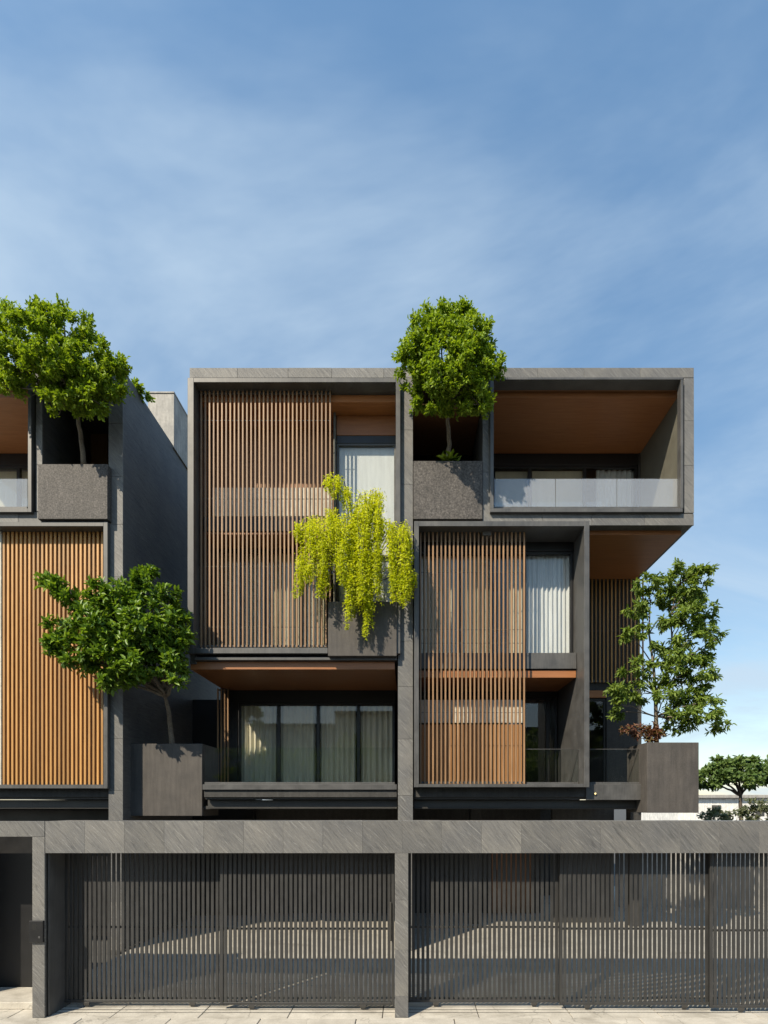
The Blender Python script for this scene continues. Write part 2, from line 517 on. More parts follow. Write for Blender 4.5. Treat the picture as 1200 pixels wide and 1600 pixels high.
def window(parent, x0, x1, z0, z1, y, mull, fw=0.06, glass=GLASS, trans=(), fmat=BLACK, fd=0.09):
    """frame bars = window, panes are children. mull: x of mullion centres, trans: z of transoms"""
    mb = MB()
    mb.box(x0, x1, y, y + fd, z1 - fw, z1)
    mb.box(x0, x1, y, y + fd, z0, z0 + fw)
    xs_ = [x0] + list(mull) + [x1]
    for i, x in enumerate(xs_):
        if i == 0: a, b = x, x + fw
        elif i == len(xs_) - 1: a, b = x - fw, x
        else: a, b = x - fw * 0.6, x + fw * 0.6
        mb.box(a, b, y + 0.002, y + fd - 0.002, z0 + fw, z1 - fw)
    zs = [z0 + fw] + list(trans) + [z1 - fw]
    for zt in trans:
        mb.box(x0 + fw, x1 - fw, y + 0.004, y + fd - 0.004, zt - 0.02, zt + 0.02)
    w = mb.build('window', fmat, parent)
    for a, b in zip(xs_[:-1], xs_[1:]):
        for c, d in zip(zs[:-1], zs[1:]):
            box('pane', a + 0.03, b - 0.03, y + fd * 0.5 - 0.005, y + fd * 0.5 + 0.005, c + 0.004, d - 0.004, glass, w, 0.0)
    return w

def balustrade(parent, x0, x1, z0, z1, y, cuts, glass, cap=False):
    mb = MB().box(x0, x1, y - 0.02, y + 0.035, z0 - 0.03, z0 + 0.025)
    if cap:
        mb.box(x0, x1, y - 0.008, y + 0.022, z1, z1 + 0.012, 0.002)
    b = mb.build('glass_balustrade', FRAME, parent)
    xs_ = [x0] + list(cuts) + [x1]
    for a, c in zip(xs_[:-1], xs_[1:]):
        box('pane', a + 0.006, c - 0.006, y, y + 0.014, z0 + 0.02, z1, glass, b, 0.002)
    return b

def curtain(x0, x1, z0, z1, y, mat, label, pleat=0.11, amp=0.035, group=None, flat=False, name='curtain', cat='curtain'):
    n = max(8, int((x1 - x0) / pleat * 8))
    prof = []
    ph = random.uniform(0, 6)
    for i in range(n + 1):
        u = x0 + (x1 - x0) * i / n
        if flat: yy = 0.0
        else:
            yy = amp * math.sin(2 * math.pi * (u - x0) / pleat + ph + 0.9 * math.sin(u * 3.1)) + 0.4 * amp * math.sin(u * 17 + ph)
        prof.append((u, y + yy))
    v, f = [], []
    th = 0.006
    rows = 5
    for r in range(rows):
        z = z0 + (z1 - z0) * r / (rows - 1)
        s = 1.0 - 0.25 * r / (rows - 1)
        for (u, yy) in prof: v.append((u, y + (yy - y) * s, z))
        for (u, yy) in prof: v.append((u, y + (yy - y) * s + th, z))
    m = n + 1
    for r in range(rows - 1):
        a0 = r * 2 * m; a1 = (r + 1) * 2 * m
        for i in range(n):
            f.append((a0 + i, a0 + i + 1, a1 + i + 1, a1 + i))
            f.append((a0 + m + i + 1, a0 + m + i, a1 + m + i, a1 + m + i + 1))
    mb = MB(); mb.v, mb.f = v, f
    o = mb.build(name, mat, None, smooth=not flat)
    return tag(o, label, cat, group)

F = 12.30                       # stone face of both houses
# levels
L1, L2, L3, ROOF = 3.79, 6.75, 9.95, 13.29
BACK = 20.0

# =================================================================== HOUSE B (wide house)
house = thing('house', (0.7, 14.0, 0.0),
              'dark slate townhouse with cantilevered top balcony box and two timber slat bays', 'house', 'slate townhouses')
xL, xR = X(297, F), X(1083, F)
# roof and top stone band
roof = box('roof', xL, xR, F, BACK, 13.09, ROOF, SLATE_WALL, house, 0.004)
cladding(roof, xL, X(752, F), 13.075, ROOF + 0.01, F, 6, vertical=False)
cladding(roof, X(752, F) + 0.004, xR, 13.075, ROOF + 0.01, F, 4, vertical=False)
# central pier, from the ground to the roof
pier = box('stone_pier', X(622, F), X(645, F), F, BACK, 0.0, 13.07, SLATE_WALL, house, 0.004)
cladding(pier, X(622, F) - 0.002, X(645, F) + 0.002, 0.0, 13.07, F, 11)
# left outer wall of the house
box('side_wall', xL, xL + 0.14, F + 0.002, BACK, 6.55, 13.085, SLATE_WALL, house)
box('back_wall', xL, xR - 0.2, BACK - 0.2, BACK - 0.003, 0, 13.08, PLASTER_D, house)
# floor slabs
box('floor_slab', X(316, F) + 0.02, X(620, F), 12.36, BACK - 0.21, 3.50, L1, PLASTER_D, house)
box('floor_slab', X(647, F), X(1008, F), 12.36, BACK - 0.21, 3.50, L1, PLASTER_D, house)
box('floor_slab', xL + 0.15, X(620, F), 12.52, BACK - 0.21, 6.62, L2, PLASTER_D, house)
box('floor_slab', xL + 0.15, X(620, F) - 1.55, 12.82, BACK - 0.21, 9.80, L3, PLASTER_D, house)
box('floor_slab', X(620, F) - 1.55, X(620, F), 14.0, BACK - 0.21, 9.80, L3, PLASTER_D, house)

# ---- upper left projecting box with slat screen (floors 2-3)
yf = 12.15
fx0, fx1, fx2, fx3 = X(293, yf), X(302.5, yf), X(618.5, yf), X(625.5, yf)
fz_top, fz_top_in = Z(590, yf), Z(597, yf)
fz_bot_in, fz_bot = Z(1012, yf), Z(1021, yf)
mb = MB()
mb.box(fx0, fx1, yf, 13.8, fz_bot, fz_top)
mb.box(fx2, fx3, yf, F + 0.25, fz_bot, fz_top)
mb.box(fx1, fx2, yf + 0.002, 12.6, fz_top_in, fz_top - 0.002)
mb.box(fx1, X(512, yf), yf + 0.002, 12.55, fz_bot + 0.002, fz_bot_in)
mb.build('box_frame', FRAME, house)
slat_screen(house, X(306.5, 12.4), X(517, 12.4), Z(1011, 12.4), Z(610, 12.4), 12.40, 33, SLAT,
            rods=(Z(655, 12.4), Z(778, 12.4), Z(884, 12.4), Z(979, 12.4)))
# partition at the screen's right edge
px = X(518, 12.4)
box('partition', px - 0.02, px + 0.035, 12.86, 13.44, Z(940, 12.4), 12.72, OLIVE, house)
# wood ceiling with front lip
zc_ = Z(629, 12.55)
mbc = MB().box(fx1 + 0.01, fx2 - 0.005, 12.55, 13.6, zc_, zc_ + 0.05)
mbc.box(fx1 + 0.01, fx2 - 0.005, 12.53, 12.56, zc_ - 0.003, zc_ + 0.16)
mbc.build('wood_ceiling', WOODC, house)
# back walls at 13.8
bw = 13.45
box('wood_wall', fx1 + 0.01, px - 0.03, bw + 0.02, bw + 0.10, L3, zc_, WOODW, house)
bv = 12.98
box('lintel', px + 0.04, fx2 - 0.01, bv - 0.02, bv + 0.1, Z(681, bv), zc_ - 0.003, WOODC, house)
box('lintel', px + 0.04, fx2 - 0.01, bv - 0.01, bv + 0.1, Z(693, bv), Z(681, bv) - 0.002, BLACK, house)
window(house, px + 0.045, fx2 - 0.012, L2 + 0.3, Z(693, bv), bv, [], 0.05, GLASS, trans=(Z(868, bv),), fmat=FRAME)
curtain(px + 0.06, fx2 - 0.02, L2 + 0.3, Z(695, bv), bv + 0.10, CLOTH_W,
        'plain white roller blind in the tall window above the weeping yellow plant', flat=True, name='roller_blind', cat='blind')
# parapet of floor 3 seen through the slats
box('cream_strip', X(331, 12.7), px - 0.035, 12.72, 12.81, Z(806, 12.7), Z(761, 12.7), CREAM, house)
box('slab_edge', fx1 + 0.01, px - 0.03, 12.72, 12.82, 9.80, Z(806, 12.7) - 0.004, BLACK, house)
mbs = MB().box(fx1 + 0.01, px - 0.03, 12.75, bw, 9.74, 9.795)
mbs.build('wood_ceiling', WOODC, house)
# floor 2 windows behind the slats, beige curtains
window(house, fx1 + 0.15, px - 0.03, L2, 9.73, bw, [X(378, bw), X(415, bw), X(470, bw)], 0.07, GLASS)
for a, b, lab in ((337, 373, 'narrow beige curtain behind the slats beside the left jamb of the upper slat bay'),
                  (383, 409, 'narrow beige curtain in the second pane behind the upper slat bay'),
                  (421, 508, 'broad beige curtain behind the slats next to the weeping yellow plant')):
    curtain(X(a, bw + .15), X(b, bw + .15), L2 + 0.02, 9.70, bw + 0.15, CLOTH_B, lab, pleat=0.13)

# ---- loggia below (floor 1, left)
box('fascia_band', X(303, 12.2), X(620, 12.2), 12.22, 12.54, Z(1031, 12.2), Z(1026, 12.2), FRAME, house)
zl = Z(1046, 12.35)
mbl = MB().box(X(298, 12.35), X(617, 12.35), 12.36, 14.75, zl, zl + 0.05)
mbl.box(X(298, 12.35), X(617, 12.35), 12.34, 12.37, zl - 0.003, Z(1034, 12.35))
mbl.build('wood_ceiling', WOODC, house)
lw = 14.6
box('lintel', X(345, lw), X(618, lw), lw - 0.02, lw + 0.15, Z(1098, lw), zl - 0.002, BLACK, house)
wx0, wx1 = X(372, lw), X(617, lw)
window(house, wx0, wx1, L1, Z(1098, lw), lw, [X(435, lw), X(497, lw), X(560, lw)], 0.07, GLASS_D)
for a, b, lab in ((377, 432, 'grey green curtain in the loggia pane beside the dark entry gap'),
                  (439, 493, 'grey green curtain in the second loggia pane, reflecting leaves'),
                  (501, 556, 'grey green curtain in the third loggia pane from the big planter'),
                  (564, 614, 'grey green curtain in the loggia pane beside the stone pier')):
    curtain(X(a, lw + .2), X(b, lw + .2), L1 + 0.02, Z(1098, lw) - 0.03, lw + 0.16, CLOTH_G, lab, pleat=0.15, amp=0.06)
box('side_wall', X(345, lw), X(371, lw), lw, lw + 0.2, L1, zl - 0.002, BLACK, house)  # black panel painted as the shade of the open gap beside the loggia
slat_screen(house, X(339, 14.3), X(357, 14.3), L1 + 0.02, zl - 0.01, 14.30, 4, SLAT, rail=False, rods=(4.2, 5.9))
box('slab_edge', X(316, F), X(620, F), F + 0.01, 12.355, Z(1234, F), L1 + 0.005, FRAME, house)
balustrade(house, X(320, 12.42), X(617, 12.42), L1 + 0.035, Z(1168, 12.42), 12.42, [X(418, 12.42), X(518, 12.42)], GLASS_B)
# steel channels under floor 1
def channels(xa, xb):
    mbx = MB()
    mbx.box(xa, xb, 12.42, 12.50, Z(1249, 12.42), Z(1234, 12.42) - 0.02)
    mbx.box(xa, xb, 12.44, 12.75, Z(1235.5, 12.42) - 0.02, Z(1233, 12.42) - 0.02)
    mbx.box(xa, xb, 12.56, 12.66, Z(1262, 12.56), Z(1250, 12.56))
    mbx.box(xa, xb, 12.54, 12.80, Z(1263.5, 12.56), Z(1262, 12.56))
    return mbx
channels(X(316, F) + 0.03, X(620, F)).build('steel_channel', STEEL, house)
channels(X(647, F), X(1004, F)).build('steel_channel', STEEL, house)
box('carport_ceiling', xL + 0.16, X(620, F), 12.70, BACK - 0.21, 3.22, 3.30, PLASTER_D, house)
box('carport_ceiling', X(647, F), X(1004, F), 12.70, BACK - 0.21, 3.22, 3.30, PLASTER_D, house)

# ---- top right: planter recess, column and balcony box (floor 3)
col = box('stone_pier', X(754, F), X(768, F), F, 14.5, 9.5, 13.075, SLATE_WALL, house, 0.004)
cladding(col, X(754, F) - 0.002, X(768, F) + 0.002, 9.75, 13.07, F, 3)
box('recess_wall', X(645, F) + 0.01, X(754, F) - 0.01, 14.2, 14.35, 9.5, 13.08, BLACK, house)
box('recess_ceiling', X(645, F) + 0.01, X(754, F) - 0.01, 12.5, 14.19, 12.55, 12.65, WOODW, house)
slabf = box('floor_slab', X(647, F), xR, F, BACK - 0.21, Z(821, F), Z(803, F), SLATE_WALL, house, 0.004)
cladding(slabf, X(764, F), xR, Z(822, F), Z(804, F), F, 4, vertical=False)
box('floor_slab', X(770, F), X(1066, F), 12.5, BACK - 0.25, Z(803, F) + 0.003, L3 + 0.12, PLASTER, house)
wallr = box('side_wall', X(1068, F), xR, F, BACK, Z(803, F) + 0.003, 13.085, SLATE_WALL, house, 0.004)
cladding(wallr, X(1068, F) - 0.002, xR + 0.002, Z(803, F) + 0.004, 13.07, F, 3)
box('wall_lining', X(1065, 12.4), X(1068, F) - 0.003, 12.36, 15.0, L3, 13.05, OLIVE, house)
# thin metal trims of the balcony opening
ym = 12.18
mb = MB()
mb.box(X(766, ym), X(1067, ym), ym, 12.5, Z(800, ym), Z(794, ym))
mb.box(X(766, ym), X(771.5, ym), ym + 0.002, 12.5, Z(794, ym), Z(593, ym))
mb.box(X(1064, ym), X(1068, ym), ym + 0.002, 12.35, Z(794, ym), Z(593, ym))
mb.box(X(766, ym), X(1068, ym), ym, 12.5, Z(593, ym), Z(590, ym) + 0.01)
mb.build('box_frame', FRAME, house)
zb = Z(622, 12.6)
mbb = MB().box(X(770, F), X(1059, 12.6), 12.6, 14.9, zb, zb + 0.05)
mbb.box(X(770, F), X(1059, 12.6), 12.58, 12.61, zb - 0.003, Z(609, 12.6))
mbb.build('wood_ceiling', WOODC, house)
bb = 14.6
box('lintel', X(770, F), X(1010, bb), bb - 0.02, bb + 0.2, Z(727, bb), zb - 0.002, BLACK, house)
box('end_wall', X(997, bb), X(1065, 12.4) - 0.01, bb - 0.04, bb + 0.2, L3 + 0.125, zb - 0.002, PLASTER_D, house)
window(house, X(770, F) + 0.02, X(996, bb), L3 + 0.125, Z(727, bb), bb, [X(828, bb), X(914, bb)], 0.075, GLASS)
curtain(X(932, bb + .14), X(993, bb + .14), L3 + 0.14, Z(729, bb), bb + 0.16, CLOTH_W,
        'white gathered curtain in the window of the cantilevered top balcony', pleat=0.15, amp=0.05)
curtain(X(774, bb + .16), X(824, bb + .16), L3 + 0.14, Z(731, bb), bb + 0.16, CLOTH_B,
        'beige blind in the balcony window next to the round tree', flat=True, name='roller_blind', cat='blind')
curtain(X(831, bb + .18), X(911, bb + .18), L3 + 0.14, Z(731, bb), bb + 0.14, CLOTH_B,
        'wide beige blind in the middle pane of the top balcony', flat=True, name='roller_blind', cat='blind')
balustrade(house, X(772, 12.36), X(1061, 12.36), Z(794, 12.36), Z(748, 12.36), 12.36,
           [X(868, 12.36), X(964, 12.36)], GLASS_F)
# soffit below the cantilever
zs_ = Z(836, 12.55)
mbt = MB().box(X(921, 12.55), X(1064, 12.55), 12.55, 15.0, zs_, zs_ + 0.05)
mbt.box(X(921, 12.55), X(1064, 12.55), 12.53, 12.56, zs_ - 0.003, Z(827, 12.55))
mbt.build('wood_ceiling', WOODC, house)

# ---- lower right projecting box (floors 1-2)
yb_ = 12.08
rx0, rx1, rx2, rx3 = X(647, yb_), X(654.5, yb_), X(913, yb_), X(921, yb_)
mb = MB()
mb.box(rx0, rx1, yb_, 12.85, Z(1230, yb_), Z(814, yb_))
mb.box(rx2, rx3, yb_, 15.0, Z(1230, yb_), Z(814, yb_))
mb.box(rx1, rx2, yb_ + 0.002, 12.82, Z(822, yb_), Z(814, yb_) - 0.002)
mb.box(rx1, rx2, yb_ + 0.002, 12.40, Z(1230, yb_) + 0.002, Z(1225, yb_))
mb.build('box_frame', FRAME, house)
slat_screen(house, X(656, 12.35), X(820.5, 12.35), Z(1225, 12.35), Z(823, 12.35), 12.35, 26, SLAT,
            rods=(Z(893, 12.35), Z(983, 12.35), Z(1004, 12.35), Z(1113, 12.35)))
sw = 12.86
box('lintel', rx1 + 0.01, rx2 - 0.01, sw - 0.03, sw + 0.15, Z(862, sw), Z(822, yb_) + 0.1, BLACK, house)
box('floor_slab', rx1 + 0.01, rx2 - 0.012, 12.60, BACK - 0.21, Z(1045, 12.6), Z(1020, 12.6), FRAME, house)
zw = Z(1059, 12.66)
mbr = MB().box(rx1 + 0.01, rx2 - 0.012, 12.66, 14.3, zw, zw + 0.05)
mbr.box(rx1 + 0.01, rx2 - 0.012, 12.64, 12.67, zw - 0.003, Z(1048, 12.66))
mbr.build('wood_ceiling', WOODC, house)
window(house, rx1 + 0.02, rx2 - 0.02, Z(1020, 12.6), Z(862, sw), sw, [X(717, sw), X(768, sw), X(820, sw)], 0.06, GLASS)
curtain(X(822, sw + .2), X(899, sw + .2), Z(1020, 12.6) + 0.01, Z(862, sw) - 0.01, sw + 0.14, CLOTH_W,
        'white pleated curtain in the open half of the lower slat bay', pleat=0.105, amp=0.04)
for a, b, lab in ((657, 713, 'beige curtain behind the lower slat bay beside the stone pier'),
                  (721, 766, 'beige curtain in the second pane behind the lower slat bay'),
                  (795, 818, 'narrow beige curtain behind the slats beside the white pleated curtain')):
    curtain(X(a, sw + .2), X(b, sw + .2), Z(1020, 12.6) + 0.01, Z(862, sw) - 0.01, sw + 0.14, CLOTH_B, lab, pleat=0.16, amp=0.025)
# floor 1 inside the box
lw2 = 14.2
box('lintel', rx1 + 0.01, rx2 - 0.012, lw2 - 0.02, lw2 + 0.12, Z(1088, lw2), zw - 0.002, BLACK, house)
window(house, rx1 + 0.02, rx2 - 0.02, L1, Z(1088, lw2), lw2, [X(700, lw2), X(760, lw2), X(818, lw2), X(856, lw2)], 0.075, GLASS_D, fmat=BLACK)
box('wood_wall', rx1 + 0.03, X(816, 13.0), 13.0, 13.06, L1, Z(1132, 13.0), WOODW_O, house)
box('cream_strip', rx1 + 0.03, X(816, 13.2), 13.16, 13.22, Z(1130, 13.2), Z(1094, 13.2), CREAM, house)  # pale strip painted as a reflection in the glazing, not a building part
balustrade(house, X(822, 12.45), rx2 - 0.02, L1 + 0.035, Z(1171, 12.45), 12.45, [], GLASS_B, cap=True)
# ---- right wing, set back below the cantilever
wy = 15.0
wgx0, wgx1 = X(908, wy), X(1003, wy)
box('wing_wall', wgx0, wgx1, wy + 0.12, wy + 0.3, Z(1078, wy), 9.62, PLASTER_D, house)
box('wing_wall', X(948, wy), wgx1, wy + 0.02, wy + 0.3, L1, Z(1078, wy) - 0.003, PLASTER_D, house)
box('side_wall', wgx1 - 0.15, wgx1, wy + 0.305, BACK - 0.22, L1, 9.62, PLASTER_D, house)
slat_screen(house, X(906, wy), X(1006, wy), Z(1066, wy), Z(903, wy), wy, 17, SLAT_O, rods=(Z(985, wy),))
box('lintel', wgx0, X(948, wy) - 0.005, wy - 0.02, wy + 0.1, Z(1090, wy), Z(1079, wy), WOODC, house)
window(house, wgx0 + 0.01, X(948, wy) - 0.01, L1, Z(1091, wy), wy + 0.05, [], 0.06, GLASS_D)
box('slab_edge', rx3 + 0.005, X(1008, F), F + 0.02, 12.355, Z(1250, F), L1 + 0.005, FRAME, house)
balustrade(house, rx3 + 0.02, X(1003, 12.42), L1 + 0.035, Z(1171, 12.42), 12.42, [], GLASS_B, cap=True)
# small ceiling spot on the slab edge
m, t, o_ = new_mat('warm_lamp')
em = node(t, 'ShaderNodeEmission'); em.inputs[0].default_value = (1.0, 0.78, 0.28, 1); em.inputs[1].default_value = 2.2
t.links.new(em.outputs[0], o_.inputs[0])
LAMP = m
lx, lz = X(930, F), Z(1240, F)
mbp = MB().tube([(lx, F + 0.022, lz), (lx, F - 0.012, lz)], [0.032, 0.032], 16)
lamp = thing('wall_lamp', (lx, F + 0.02, lz), 'tiny warm spotlight set in the slab edge below the glass terrace', 'lamp')
mbp.build('housing', FRAME, lamp)
MB().tube([(lx, F - 0.0122, lz), (lx, F - 0.015, lz)], [0.018, 0.016], 16).build('lens', LAMP, lamp)

# ---- carport: back wall, wood door, column
cb_ = 16.5
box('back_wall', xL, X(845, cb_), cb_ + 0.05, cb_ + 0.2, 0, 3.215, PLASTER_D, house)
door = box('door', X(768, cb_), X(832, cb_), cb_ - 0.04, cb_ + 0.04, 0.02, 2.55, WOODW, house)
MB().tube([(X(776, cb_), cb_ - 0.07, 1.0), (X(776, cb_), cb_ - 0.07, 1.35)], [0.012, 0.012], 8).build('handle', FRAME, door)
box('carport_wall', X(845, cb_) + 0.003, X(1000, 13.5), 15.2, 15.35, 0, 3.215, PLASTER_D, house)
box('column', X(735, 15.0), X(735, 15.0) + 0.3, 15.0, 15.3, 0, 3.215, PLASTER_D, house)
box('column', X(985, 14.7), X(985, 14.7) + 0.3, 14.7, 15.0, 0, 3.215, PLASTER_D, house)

# =================================================================== HOUSE A (left neighbour)
housea = thing('house', (-9.0, 14.0, 0.0),
               'slate townhouse with amber slat bay and tall bare side wall beside the narrow gap', 'house', 'slate townhouses')
aR = X(193, F)
aL = -12.0
sw_ = box('side_wall', X(171, F), aR, F, 24.0, 0, ROOF, SLATE_WALL, housea, 0.004)
cladding(sw_, X(171, F) - 0.002, aR + 0.002, 0, ROOF, F, 11)
box('roof', aL, X(171, F) - 0.003, F, 22, 13.09, ROOF, SLATE_WALL, housea)
by = 14.86
bulk = box('roof_bulkhead', X(231, by), X(272, by), by, 18.5, 13.2, Z(615, by), PLASTER, housea)
box('coping', X(231, by) - 0.02, X(272, by) + 0.012, by - 0.02, 18.52, Z(615, by) + 0.002, Z(615, by) + 0.05, PLASTER, bulk)
box('back_wall', aL, X(171, F) - 0.003, 20, 20.2, 0, 13.08, PLASTER_D, housea)
box('floor_slab', aL, X(171, F) - 0.003, 12.36, 19.99, 3.50, L1, PLASTER_D, housea)
ab = box('floor_slab', aL, X(171, F) - 0.003, F, 19.99, Z(818, F), Z(800, F), SLATE_WALL, housea)
cladding(ab, aL, X(171, F) - 0.004, Z(819, F), Z(801, F), F, 5, vertical=False)
# column between balcony and planter recess
ac = box('stone_pier', X(57.5, F), X(67.5, F), F, 14.2, Z(800, F), 13.085, SLATE_WALL, housea)
cladding(ac, X(57.5, F), X(67.5, F), Z(800, F), 13.08, F, 3)
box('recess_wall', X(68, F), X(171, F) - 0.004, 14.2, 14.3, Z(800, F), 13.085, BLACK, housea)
box('door', X(115, 14.2), X(171, 14.2) - 0.02, 14.14, 14.19, Z(800, F), Z(678, 14.15), WOODW, housea)
# balcony of floor 3
mb = MB()
mb.box(X(43.5, ym), X(49, ym), ym, 12.6, Z(800, ym), Z(592, ym))
mb.box(aL, X(43.5, ym), ym + 0.002, 12.5, Z(800, ym), Z(794, ym))
mb.build('box_frame', FRAME, housea)
mba = MB().box(aL, X(44, ym) - 0.01, 12.6, 14.9, zb, zb + 0.05)
mba.box(aL, X(44, ym) - 0.01, 12.58, 12.61, zb - 0.003, Z(609, 12.6))
mba.build('wood_ceiling', WOODC, housea)
box('lintel', aL, X(57, F), bb - 0.02, bb + 0.2, Z(727, bb), zb - 0.002, BLACK, housea)
box('floor_slab', aL, X(57, F), 12.5, 19.9, Z(800, F) + 0.003, L3 + 0.12, PLASTER, housea)
box('side_wall', X(52, F), X(57, F), 12.4, 14.58, L3 + 0.125, 13.08, OLIVE, housea)
window(housea, aL, X(56, F), L3 + 0.125, Z(727, bb), bb, [-10.6, -9.3], 0.075, GLASS)
curtain(aL + 0.1, X(56, F) - 0.05, L3 + 0.14, Z(731, bb), bb + 0.16, CLOTH_B,
        'beige blind in the neighbour house balcony window above the amber slats', flat=True, name='roller_blind', cat='blind')
balustrade(housea, aL, X(43, 12.36), Z(794, 12.36), Z(748, 12.36), 12.36, [-10.8], GLASS_F)
# slat bay
mb = MB()
mb.box(X(161.5, yf), X(168, yf), yf, 12.9, Z(1232, yf), Z(815, yf))
mb.box(aL, X(161.5, yf), yf + 0.002, 12.9, Z(822, yf), Z(815, yf) - 0.002)
mb.box(aL, X(161.5, yf), yf + 0.002, 12.6, Z(1232, yf) + 0.002, Z(1226, yf))
mb.build('box_frame', FRAME, housea)
slat_screen(housea, X(4, 12.4), X(161, 12.4), Z(1226, 12.4), Z(823, 12.4), 12.40, 24, SLAT_O, w=0.050,
            rods=(Z(880, 12.4), Z(1073, 12.4)))
box('wood_wall', X(-10, 12.4), X(163, 12.4), 12.66, 12.72, L1 - 0.02, Z(815, F), WOODW_O, housea)
box('wall_panel', aL, X(3, 12.4), 12.38, 12.65, L1 - 0.02, Z(823, 12.4), CREAM, housea)
channels(aL, X(170, F)).build('steel_channel', STEEL, housea)
box('carport_ceiling', aL, X(171, F) - 0.01, 12.70, 19.9, 3.22, 3.30, PLASTER_D, housea)
box('carport_wall', aL, X(171, F) - 0.012, 13.6, 13.75, 0, 3.215, BLACK, housea)  # black wall added to darken the carport and keep sunlight out
# added black wall, painted as the deep shade in the gap between both houses
gapw = box('gap_shade_wall', aR + 0.01, X(371, 14.6), 16.2, 16.4, 0, 6.5, BLACK)
tag(gapw, 'added black wall painting the shade in the narrow gap between the two slate houses', 'wall')

# =================================================================== STREET WALL + GATES
G = 8.40
wall = thing('gate_portal', (1.0, G + 0.2, 0), 'long slate portal beam on slim pillars above the sliding gates', 'portal')
bz0, bz1 = Z(1333, G), Z(1283, G)
bx0, bx1 = X(70.5, G), 8.4
core = box('beam', bx0, bx1, G + 0.03, 8.98, bz0 + 0.01, bz1 - 0.02, PLASTER_D, wall)
nsl = 22
x = bx0
step = 0.62
while x < bx1 - 0.1:
    x2 = min(x + step, bx1)
    dy = random.uniform(0, 0.004)
    box('stone_slab', x + 0.0008, x2 - 0.0008, G - dy * .5, G + 0.032, bz0, bz1, SLATE, core, 0.0015)
    box('coping_stone', x + 0.0015, x2 - 0.0015, G + 0.034, 8.99, bz1 - 0.018, bz1 - 0.001 - dy, SLATE, core, 0.003)
    x = x2
gp = box('pillar', X(618, G), X(637, G), G + 0.03, 9.0, -0.006, bz0 + 0.008, PLASTER_D, wall)
zz = -0.006
for h in (0.34, 0.72, 0.78, 0.746):
    box('stone_slab', X(617, G), X(638, G), G + 0.002, G + 0.032, zz + 0.001, min(zz + h, bz0) - 0.002, SLATE, gp, 0.003)
    zz += h
box('stone_slab', X(617, G), X(618, G) - 0.001, G + 0.033, 9.0, -0.006, bz0 - 0.002, SLATE, gp, 0.002)
box('stone_slab', X(637, G) + 0.001, X(638, G), G + 0.033, 9.0, -0.006, bz0 - 0.002, SLATE, gp, 0.002)
box('pillar', bx1 - 0.25, bx1, G + 0.03, 9.0, -0.006, bz0 + 0.008, SLATE, wall)
box('pillar', bx0 + 0.002, X(72.5, G), G + 0.06, 9.0, -0.006, bz0 + 0.008, FRAME, wall)

# entrance portal of the left house
ent = thing('entrance_portal', (-6.6, G + 0.3, 0), 'stone entrance portal with dark doorway beside the sliding gates', 'portal')
ez0 = Z(1307, G)
ec = box('beam', -8.2, bx0 - 0.008, G + 0.03, 9.0, ez0, bz1 - 0.02, PLASTER_D, ent)
xx = -8.2
while xx < bx0 - 0.1:
    x2 = min(xx + 0.84, bx0 - 0.006)
    box('stone_slab', xx + 0.002, x2 - 0.002, G - random.uniform(0, .003), G + 0.032, ez0 - 0.004, bz1, SLATE, ec, 0.003)
    xx = x2
ep = box('pillar', X(51, G), bx0 - 0.008, G + 0.03, 9.6, -0.006, ez0 - 0.002, PLASTER_D, ent)
zz = -0.006
for h in (1.19, 1.645):
    box('stone_slab', X(50.5, G), bx0 - 0.006, G - 0.002, G + 0.032, zz + 0.001, min(zz + h, ez0 - 0.005) - 0.003, SLATE, ep, 0.003)
    zz += h
ep2 = box('pillar', -8.2, -7.7, G + 0.03, 9.6, -0.006, ez0 - 0.002, SLATE, ent)
box('door', -7.69, X(51, G) - 0.004, 9.5, 9.56, 0.0, ez0 - 0.01, BLACK, ent)
box('doorstep', -7.69, X(51, G) - 0.004, 8.75, 9.49, -0.006, 0.11, CONC, ent, 0.01)
box('wall', -12.5, -8.21, G + 0.03, 9.0, -0.006, bz1, SLATE, ent)
# black intercom panel on the pier
ic = thing('intercom', (X(59, G), G - 0.005, Z(1472, G)), 'black intercom box on the slim pier beside the dark doorway', 'intercom')
mb = MB().box(X(48, G), bx0 - 0.004, G - 0.045, G - 0.003, Z(1472, G), Z(1438, G), 0.006)
mb.build('body', BLACK, ic)
box('screen', X(53, G), X(61, G), G - 0.0475, G - 0.044, Z(1452, G), Z(1443, G), GLASS_D, ic, 0.001)
box('button', X(63, G), X(66, G), G - 0.049, G - 0.044, Z(1465, G), Z(1462, G), FRAME, ic, 0.001)

